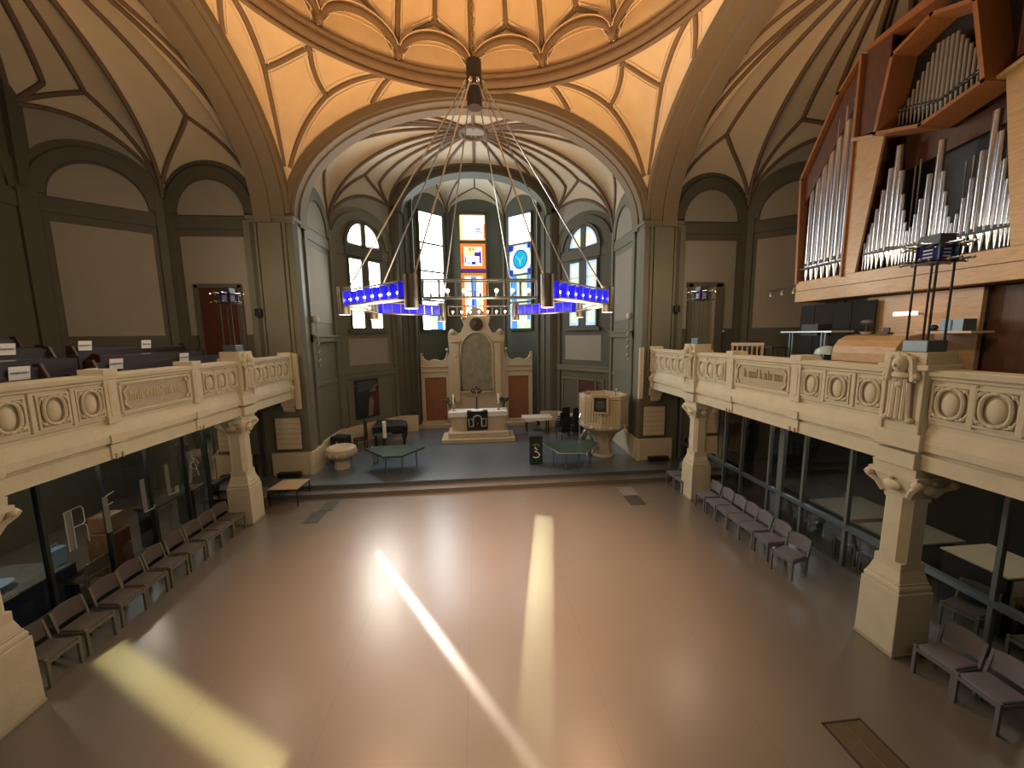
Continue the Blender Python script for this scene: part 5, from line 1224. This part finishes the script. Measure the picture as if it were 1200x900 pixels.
    # right hand/left hand outer wood of the recess
b = MB(); plate_(b, [(9.04, 6.8), (6.2, 6.8), (6.65, 9.75), (7.66, 9.5), (8.67, 9.81)], .62, .68); b.build('recess_back', M['black'], org)
b = MB(); plate_(b, [(8.67, 9.81), (7.66, 9.5), (6.65, 9.75), (6.65, 9.2), (7.3, 9.15), (8.6, 9.0)], .50, .56); b.build('recess_lintel', M['organbrown'], org)
MT = [(8.98, 7.45), (8.92, 7.65), (8.86, 7.9), (8.79, 8.2), (8.70, 8.6), (8.60, 9.05), (8.48, 9.5), (8.35, 8.9), (8.25, 8.35), (8.17, 7.98), (8.10, 7.7), (8.04, 7.5), (7.98, 7.56), (7.92, 7.82), (7.86, 8.12), (7.77, 8.6), (7.64, 9.22), (7.51, 8.55), (7.42, 8.12), (7.35, 7.82), (7.28, 7.58), (7.22, 7.44), (7.16, 7.6), (7.09, 7.88), (7.01, 8.22), (6.91, 8.68), (6.80, 9.34), (6.67, 8.92), (6.55, 8.38), (6.46, 8.0), (6.39, 7.72), (6.33, 7.52), (6.28, 7.38)]
for i, (y, z) in enumerate(MT):
    r = .022 + .052 * min(1, max(0, (z - 7.35) / 2.1)) ; pipe(org, y, 6.8, z, r, .05 + .12 * (z - 7.4) / 2, M['pipe'], foot=.36)
for y, z in ((8.3, 9.0), (8.2, 9.1), (8.05, 8.4), (7.95, 8.3), (7.36, 8.7), (7.24, 8.75), (7.1, 8.5)): pipe(org, y, 7.0, z, .02, .4, M['pipedark'], foot=.3)
b = MB(); bar_(b, 9.0, 7.16, 6.26, 7.14, .035, .0, .03); b.build('pipe_rail', M['black'], org)
# projecting upper case
UP = [(8.6, 9.8), (8.38, 11.3), (7.68, 11.58), (6.98, 11.3), (6.7, 9.76), (7.66, 9.5)]
b = MB()
for i in range(6):
    (a0_, a1_), (b0_, b1_) = UP[i], UP[(i + 1) % 6]; bar_(b, a0_, a1_, b0_, b1_, .07, -.40, .3)
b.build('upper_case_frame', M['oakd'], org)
b = MB(); plate_(b, UP, .2, .26); b.build('upper_case_back', M['black'], org)
for i in range(21):
    f = i / 20; y = lerp(8.44, 6.84, f); k = 1 - abs(2 * f - 1) ; z0 = lerp(9.9, 9.62, k) if True else 0; pipe(org, y, z0, lerp(10.12, 11.15, min(1, k * 1.25)), .028 + .012 * k, .02, M['pipedark'], foot=.34)
b = MB(); bar_(b, 8.44, 10.18, 7.66, 9.96, .02, -.03, .0); bar_(b, 7.66, 9.96, 6.84, 10.18, .02, -.03, .0); b.build('upper_pipe_rail', M['black'], org)
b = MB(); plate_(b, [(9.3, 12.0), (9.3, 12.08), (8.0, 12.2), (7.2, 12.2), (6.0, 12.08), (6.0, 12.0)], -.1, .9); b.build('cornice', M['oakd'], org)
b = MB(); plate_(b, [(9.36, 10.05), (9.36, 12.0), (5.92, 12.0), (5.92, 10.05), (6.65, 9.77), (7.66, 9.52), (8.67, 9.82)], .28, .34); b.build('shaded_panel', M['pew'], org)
# lower case and console
b = MB(); b.box((.38, 7.89 - OC, -1.24), (.1, 2.26, 2.4)); b.build('lower_case', M['oak'], org); 
b = MB(); b.box((.6, 5.6 - OC, -1.24), (.1, 2.36, 2.4)); b.build('lower_case_wing', M['organbrown'], org)
t = thing('organ_console', 'curved light oak organ console behind the right parapet', 'organ console', (8.75, 7.6, GF))
b = MB(); pr_ = [(-.42, .86), (-.42, 1.05), (-.38, 1.2), (-.28, 1.34), (-.1, 1.43), (.15, 1.46), (.45, 1.46), (.45, .86)]
b.prism([(x, -.68, z) for x, z in pr_], (0, 1.36, 0)); b.build('roll_cover', M['oak'], t, bevel=.01)
b = MB(); b.box((.2, 0, .45), (.5, 1.3, .86)); b.build('lower_body', M['organbrown'], t); b = MB(); b.box((-.42, 0, .98 - .16), (.3, 1.5, .03)); b.box((-.5, 0, .6), (.05, 1.2, .05)); b.build('music_ledge', M['pine'], t)
for sy in (-1, 1): b = MB(); b.box((-.25, sy * .66, .42), (.5, .05, .84)); b.build('side_leg', M['oak'], t)
t = thing('organ_bench', 'oak organ bench behind the balcony rail', 'bench', (8.0, 7.6, GF))
b = MB(); b.box((0, 0, .62), (.36, 1.3, .06)); b.build('seat', M['oak'], t)
for sy in (-1, 1): b = MB(); b.box((0, sy * .55, .3), (.3, .06, .6)); b.build('leg', M['oak'], t)
def item(name, label, cat, loc, fn, mats, smooth=False):
    b = MB(); fn(b); o = b.build(name, mats, None, loc=loc, smooth=smooth); tag(o, label, cat); return o
item('wall_shelf', 'pale shelf on the organ case right of the console', 'shelf', (9.62, 6.95, 5.24), lambda b: b.box((0, 0, 0), (.5, .95, .04)), M['cream'])
item('device_box', 'grey blue box on the pale shelf by the organ', 'box', (9.55, 6.82, 5.26), lambda b: (b.box((0, 0, .12), (.3, .36, .24)), b.box((-.16, .08, .12), (.02, .16, .2), mi=1)), [M['rail'], M['bluelt']])
item('round_clock', 'small dark round clock on the pale shelf', 'clock', (9.55, 7.22, 5.26), lambda b: (b.ball((0, 0, .07), .07, 10), b.box((0, 0, .01), (.1, .12, .02))), M['black'], 'auto')
item('console_lamp', 'thin pinkish lamp tube above the organ console', 'lamp', (9.55, 7.8, 5.66), lambda b: (b.box((0, 0, 0), (.05, .46, .08)), b.box((.2, 0, 0), (.4, .03, .03), mi=1)), [emis('pink_tube', (1, .62, .45), 1.4), M['brass']])
item('round_mirror', 'small dark oval mirror on the organ console', 'mirror', (8.85, 8.0, GF + 1.47), lambda b: (b.tube([(0, 0, 0), (0, 0, .2)], .015, 6), b.ball((0, 0, .26), .1, 14, sc=(.3, 1.5, .7))), M['medallion'], 'auto')
item('glass_dish', 'small shiny dish on top of the organ console', 'dish', (8.7, 7.86, GF + 1.46), lambda b: b.lathe([(.001, 0), (.06, 0), (.12, .06), (.11, .06), (.05, .015), (.001, .015)], 14), M['acryled'], 'auto')
item('hymnal', 'small dark book lying on the organ console', 'book', (8.75, 7.5, GF + 1.46), lambda b: (b.box((0, 0, .02), (.16, .22, .04)), b.box((.04, .0, .08), (.03, .12, .12))), M['black'])
# things on the right gallery floor
t = thing('slatted_chair', 'pale pine chair with slatted back behind the right parapet', 'chair', (7.75, 10.35, GF), R(-128))
b = MB(); b.box((0, 0, .45), (.44, .66, .04)); b.build('seat', M['pine'], t, bevel=.01)
b = MB(); b.box((.2, 0, 1.2), (.05, .80, .09)); b.build('top_rail', mat('pale_top_rail', (.72, .60, .48), .5), t, bevel=.01)
for k in range(7): b = MB(); b.box((.2, -.36 + .72 * k / 6, .80), (.03, .06 if k in (0, 6) else .04, .76)); b.build('back_slat', M['pine'], t)
for sx in (-1, 1):
    for sy in (-1, 1): b = MB(); b.box((sx * .19, sy * .2, .22), (.045, .045, .44)); b.build('leg', M['pine'], t)
t = thing('standing_desk', 'narrow black desk with pale metal frame under the organ', 'desk', (9.0, 9.5, GF))
b = MB(); b.box((0, 0, 1.53), (.6, 1.6, .04)); b.build('desktop', M['chrome'], t)
for y in (-.55, -.45, .45, .55): b = MB(); b.box((-.2, y, .76), (.05, .04, 1.52)); b.build('leg', M['rail'], t)
item('keyboard_case', 'black padded case lying on the narrow desk', 'case', (9.0, 9.45, GF + 1.55), lambda b: (b.box((0, 0, .03), (.4, .5, .30)), b.box((0, 0, -.2 + .1), (.3, .44, .02))), M['black'])
t = thing('desk_lamp', 'desk lamp with shiny pale round head beside the organ console', 'lamp', (8.55, 8.62, GF))
b = MB(); b.lathe([(.14, 0), (.14, .03), (.02, .05)], 14); b.tube([(0, 0, .03), (0, 0, .95), (-.05, -.05, 1.05)], .025, 6); b.build('stand', M['black'], t); b = MB(); b.lathe([(.26, .98), (.24, 1.08), (.12, 1.17), (.001, 1.19)], 20, cap=False); b.build('lamp_shade', mat('pale_enamel', (.42, .55, .58), .25), t, smooth=True)
b = MB(); b.ball((-.1, .05, .86), .05, 8, sc=(1, 1, 1.6)); b.build('switch', M['white'], t)
item('black_screen', 'tall black folding screen below the organ left part', 'screen', (9.8, 9.5, GF), lambda b: [b.box((0, -.55 + .55 * k, 1.15), (.05, .54, 2.3), rz=.12 * (-1) ** k) for k in range(4)], M['blackcloth'])
t = thing('plain_chair', 'dark chair with slatted back against the right apse pilaster', 'chair', (9.6, 12.2, GF))
b = MB(); b.box((0, 0, .45), (.44, .44, .04)); b.build('seat', M['pewend'], t)
for k in range(5): b = MB(); b.box((-.2, -.2 + .1 * k, .85), (.03, .03, .8)); b.build('back_slat', M['pewend'], t)
for sx in (-1, 1):
    for sy in (-1, 1): b = MB(); b.box((sx * .19, sy * .19, .22), (.04, .04, .44)); b.build('leg', M['pewend'], t)
t = thing('small_table', 'small dark table behind the pale slatted chair', 'table', (8.6, 10.6, GF))
b = MB(); b.box((0, 0, 1.1), (.5, .9, .04)); b.build('tabletop', M['medallion'], t)
for sx in (-1, 1):
    for sy in (-1, 1): b = MB(); b.box((sx * .2, sy * .4, .54), (.04, .04, 1.08)); b.build('leg', M['steel'], t)
# doors to the galleries
b = MB(); b.box((-8.85, 14.18, 5.4), (1.28, .08, 3.3)); o = struct(b.build('door_2', M['doord']), 'red brown door at the end of the left gallery', 'door')
b = MB()
for x in (-9.55, -8.15): b.box((x, 14.16, 5.45), (.12, .16, 3.4))
b.box((-8.85, 14.16, 7.12), (1.5, .16, .14)); b.build('door_frame', M['frame'], o); b = MB(); b.ball((-8.35, 14.1, 5.0), .04, 8); b.build('door_handle', M['brass'], o)
b = MB(); b.box((8.67, 14.17, 5.4), (.98, .05, 3.3)); o = struct(b.build('door_3', mat('olive_passage', (.16, .14, .085), .8)), 'open doorway with olive passage at the end of the right gallery', 'doorway')
b = MB()
for x, w in ((8.1, .16), (9.28, .3)): b.box((x, 14.14, 5.45), (w, .2, 3.4))
b.box((8.67, 14.14, 7.12), (1.4, .2, .18)); b.build('door_frame', M['frame'], o); b = MB(); b.box((9.08, 14.13, 5.4), (.1, .06, 3.3)); b.build('door_edge', M['taupe'], o)
b = MB(); b.box((8.55, 14.1, 4.35), (.55, .06, 1.2)); b.build('dark_gate', M['black'], o)
b = MB(); b.box((9.5, 14.08, 5.35), (.07, .03, .07)); tag(b.build('light_switch', M['white']), 'small white light switch right of the doorway', 'switch')
# cable trunk? none.  roof of the side rooms is the gallery slab

# ------------------------------------------------------------------ pews on the left gallery
def pew(x, y0_, y1_, lift, label):
    L = y1_ - y0_; t = thing('church_pew', label, 'pew', (x, (y0_ + y1_) / 2, GF + lift), 0, 'pews on the left gallery')
    b = MB(); b.box((-.12, 0, .80), (.05, L - .1, .54), ry=-.1); b.box((-.155, 0, 1.09), (.07, L - .06, .05), mi=1); b.build('backrest', [M['pew'], M['pewtop']], t)
    b = MB(); b.box((.1, 0, .44), (.42, L - .1, .05)); b.build('seat', M['pewtop'], t)
    b = MB(); b.box((.34, 0, .92), (.16, L - .1, .03), ry=.15); b.box((.42, 0, .6), (.03, L - .1, .62)); b.build('book_ledge', M['pewtop'], t)
    for sy in (-1, 1):
        b = MB(); b.prism([(-.24, sy * L / 2, 0), (.46, sy * L / 2, 0), (.46, sy * L / 2, .96), (.30, sy * L / 2, 1.0), (.05, sy * L / 2, .80), (-.1, sy * L / 2, 1.18), (-.22, sy * L / 2, 1.18)], (0, -sy * .06, 0)); b.build('end_panel', M['pewend'], t, bevel=.01)
    return t
pew(-7.55, 3.4, 7.35, 0, 'dark pew directly behind the left parapet, nearer the viewer')
pew(-7.55, 8.2, 12.2, 0, 'dark pew directly behind the left parapet, nearer the chancel')
pew(-8.95, 3.4, 8.9, .28, 'second row dark pew on the left gallery, nearer the viewer')
pew(-8.95, 9.3, 12.6, .28, 'second row dark pew on the left gallery, nearer the chancel')
pew(-10.3, 3.6, 9.6, .5, 'rear row dark pew on the left gallery')
b = MB(); b.box((-9.6, 8.2, GF + .14), (2.2, 10, .28)); b.box((-10.9, 8.2, GF + .25), (2.0, 10, .5)); struct(b.build('floor_pew_platform', M['slab']), 'stepped floor under the rear pews', 'floor')
def sign(x, y, z, label, w=.30, h=.22):
    t = thing('paper_sign', label, 'sign', (x, y, z), 0, 'white reserved signs on the pews')
    b = MB(); b.box((0, 0, 0), (.006, w, h), ry=.12); b.build('sheet', M['paper'], t)
    cu = bpy.data.curves.new('writing', 'FONT'); cu.body = 'RESERVIERT'; cu.size = .052; cu.align_x = 'CENTER'; cu.align_y = 'CENTER'; cu.extrude = .001
    o = bpy.data.objects.new('writing_curve', cu); me = bpy.data.meshes.new_from_object(o); bpy.data.objects.remove(o); me.materials.clear(); me.materials.append(M['ink'])
    o = bpy.data.objects.new('writing', me); COL.objects.link(o); o.parent = t; o.rotation_euler = (pi / 2 - .0, 0, pi / 2); o.location = (.009, 0, .0)
sign(-7.63, 6.97, 4.79, 'large white sign on the front left pew nearest the viewer'); sign(-7.63, 8.68, 4.82, 'white sign at the end of the second front left pew'); sign(-7.63, 10.55, 4.85, 'white sign on the front left pew, above the parapet pilaster')
sign(-9.02, 8.1, 5.17, 'greyish sign at the left picture edge on the second pew row'); sign(-9.02, 9.58, 5.2, 'dull sign on the second pew row, left of middle'); sign(-9.02, 11.2, 5.2, 'small dull sign on the second pew row, nearest the brown door')
sign(-7.5, 8.0, 4.70, 'sign mostly hidden behind the left parapet pilaster', .25, .16)
# ------------------------------------------------------------------ lights
def light(kind, name, loc, energy, col, **k):
    l = bpy.data.lights.new(name, kind); l.energy = energy; l.color = col
    for a, v in k.items(): setattr(l, a, v)
    o = bpy.data.objects.new(name, l); COL.objects.link(o); o.location = loc; return o
def aim(o, d): o.rotation_euler = Vector(d).to_track_quat('-Z', 'Y').to_euler()
for k in range(8):
    A = VT[k] + Vector((CX, CY, 5.84))
    o = light('SPOT', 'uplight', A + Vector((0, 0, .40)), UP_W, (1, .53, .20), spot_size=R(112), spot_blend=.9, shadow_soft_size=.08)
    aim(o, Vector((A.x - CX, A.y - CY, 0)) * .07 + Vector((0, 0, 1)))
    o = light('SPOT', 'downlight', A + Vector((0, 0, -.16)), DN_W, (1, .52, .29), spot_size=R(80), spot_blend=1.0, shadow_soft_size=.08)
    aim(o, (0, 0, -1))
    m = (VT[k] + VT[(k + 1) % 8]) / 2 + Vector((CX, CY, 5.84 - .1))
    light('POINT', 'candle_glow', m, PT_W, (1, .84, .55), shadow_soft_size=.5)
for x, y in ((6.8, 5.24), (6.8, 11.2), (-6.8, 5.24), (-6.8, 11.2)): light('POINT', 'post_lamp_glow', (x, y, 6.9), PL_W, (1, .80, .55), shadow_soft_size=.2)
# sun streaks on the floor drawn by narrow lamps added inside the chancel
def shaft(name, src, c, along, length, width, energy, col):
    c = Vector(c); d = (c - Vector(src)).normalized(); a = Vector((*along, 0)).normalized()
    u = a - d * a.dot(d); w = Vector((-a.y, a.x, 0)); w = w - d * w.dot(d); wl = w - u.normalized() * w.dot(u.normalized())
    l = bpy.data.lights.new(name, 'AREA'); l.shape = 'RECTANGLE'; l.size = length * u.length; l.size_y = width * wl.length; l.energy = energy; l.color = col; l.spread = R(.7)
    o = bpy.data.objects.new(name, l); COL.objects.link(o)
    z = -d; x = u.normalized(); y = z.cross(x)
    mm = Matrix((x, y, z)).transposed().to_4x4(); mm.translation = Vector(src); o.matrix_world = mm
shaft('streak_lamp', (-3.0, 17.9, 7.9), (-4.55, 5.35, 0), (3.7, -2.15), 4.5, .40, SH[0], (1, .93, .42))
shaft('streak_lamp', (-2.2, 18.0, 7.4), (-.95, 6.35, 0), (3.36, -5.28), 6.4, .13, SH[1], (1, .88, .70))
shaft('streak_lamp', (2.0, 18.4, 7.6), (1.1, 6.9, 0), (-1.3, -6.6), 7.2, .50, SH[2], (1, .90, .50))
# daylight entering through the left chancel window
W, L = OBL_left
o = light('AREA', 'window_daylight', W(L / 2, 7.6, .14), WIN_W, (1, .97, .86), shape='RECTANGLE', size=1.6, size_y=3.4); aim(o, (.80, -.58, -.12))
for x, y in ((-9.4, 7.2), (-9.4, 10.6), (9.6, 7.4), (9.4, 4.6)): light('POINT', 'room_fill', (x, y, 2.9), RM_W * (2.6 if x < 0 else .9), (1, .86, .68), shadow_soft_size=.15)  # unseen fill points added to brighten the rooms behind the glass
# soft fill lamp added behind the viewer, before the windowless rear wall
o = light('AREA', 'rear_fill', (0, -3.9, 8.5), REAR_W, (.95, .92, .82), shape='RECTANGLE', size=7, size_y=4); aim(o, (0, 1, -.22))
w = bpy.data.worlds.new('world'); SC.world = w; w.use_nodes = True; w.node_tree.nodes['Background'].inputs[0].default_value = (.5, .6, .75, 1); w.node_tree.nodes['Background'].inputs[1].default_value = .02
SC.view_settings.view_transform = 'Standard'; SC.view_settings.look = 'None'; SC.view_settings.gamma = 1; SC.view_settings.use_curve_mapping = False
SC.view_settings.exposure = EXPO
SC.cycles.use_denoising = True
SC.cycles.max_bounces = 7; SC.cycles.diffuse_bounces = 4; SC.cycles.transparent_max_bounces = 12; SC.cycles.sample_clamp_indirect = 6; SC.cycles.sample_clamp_direct = 0
SC.cycles.caustics_reflective = False; SC.cycles.caustics_refractive = False
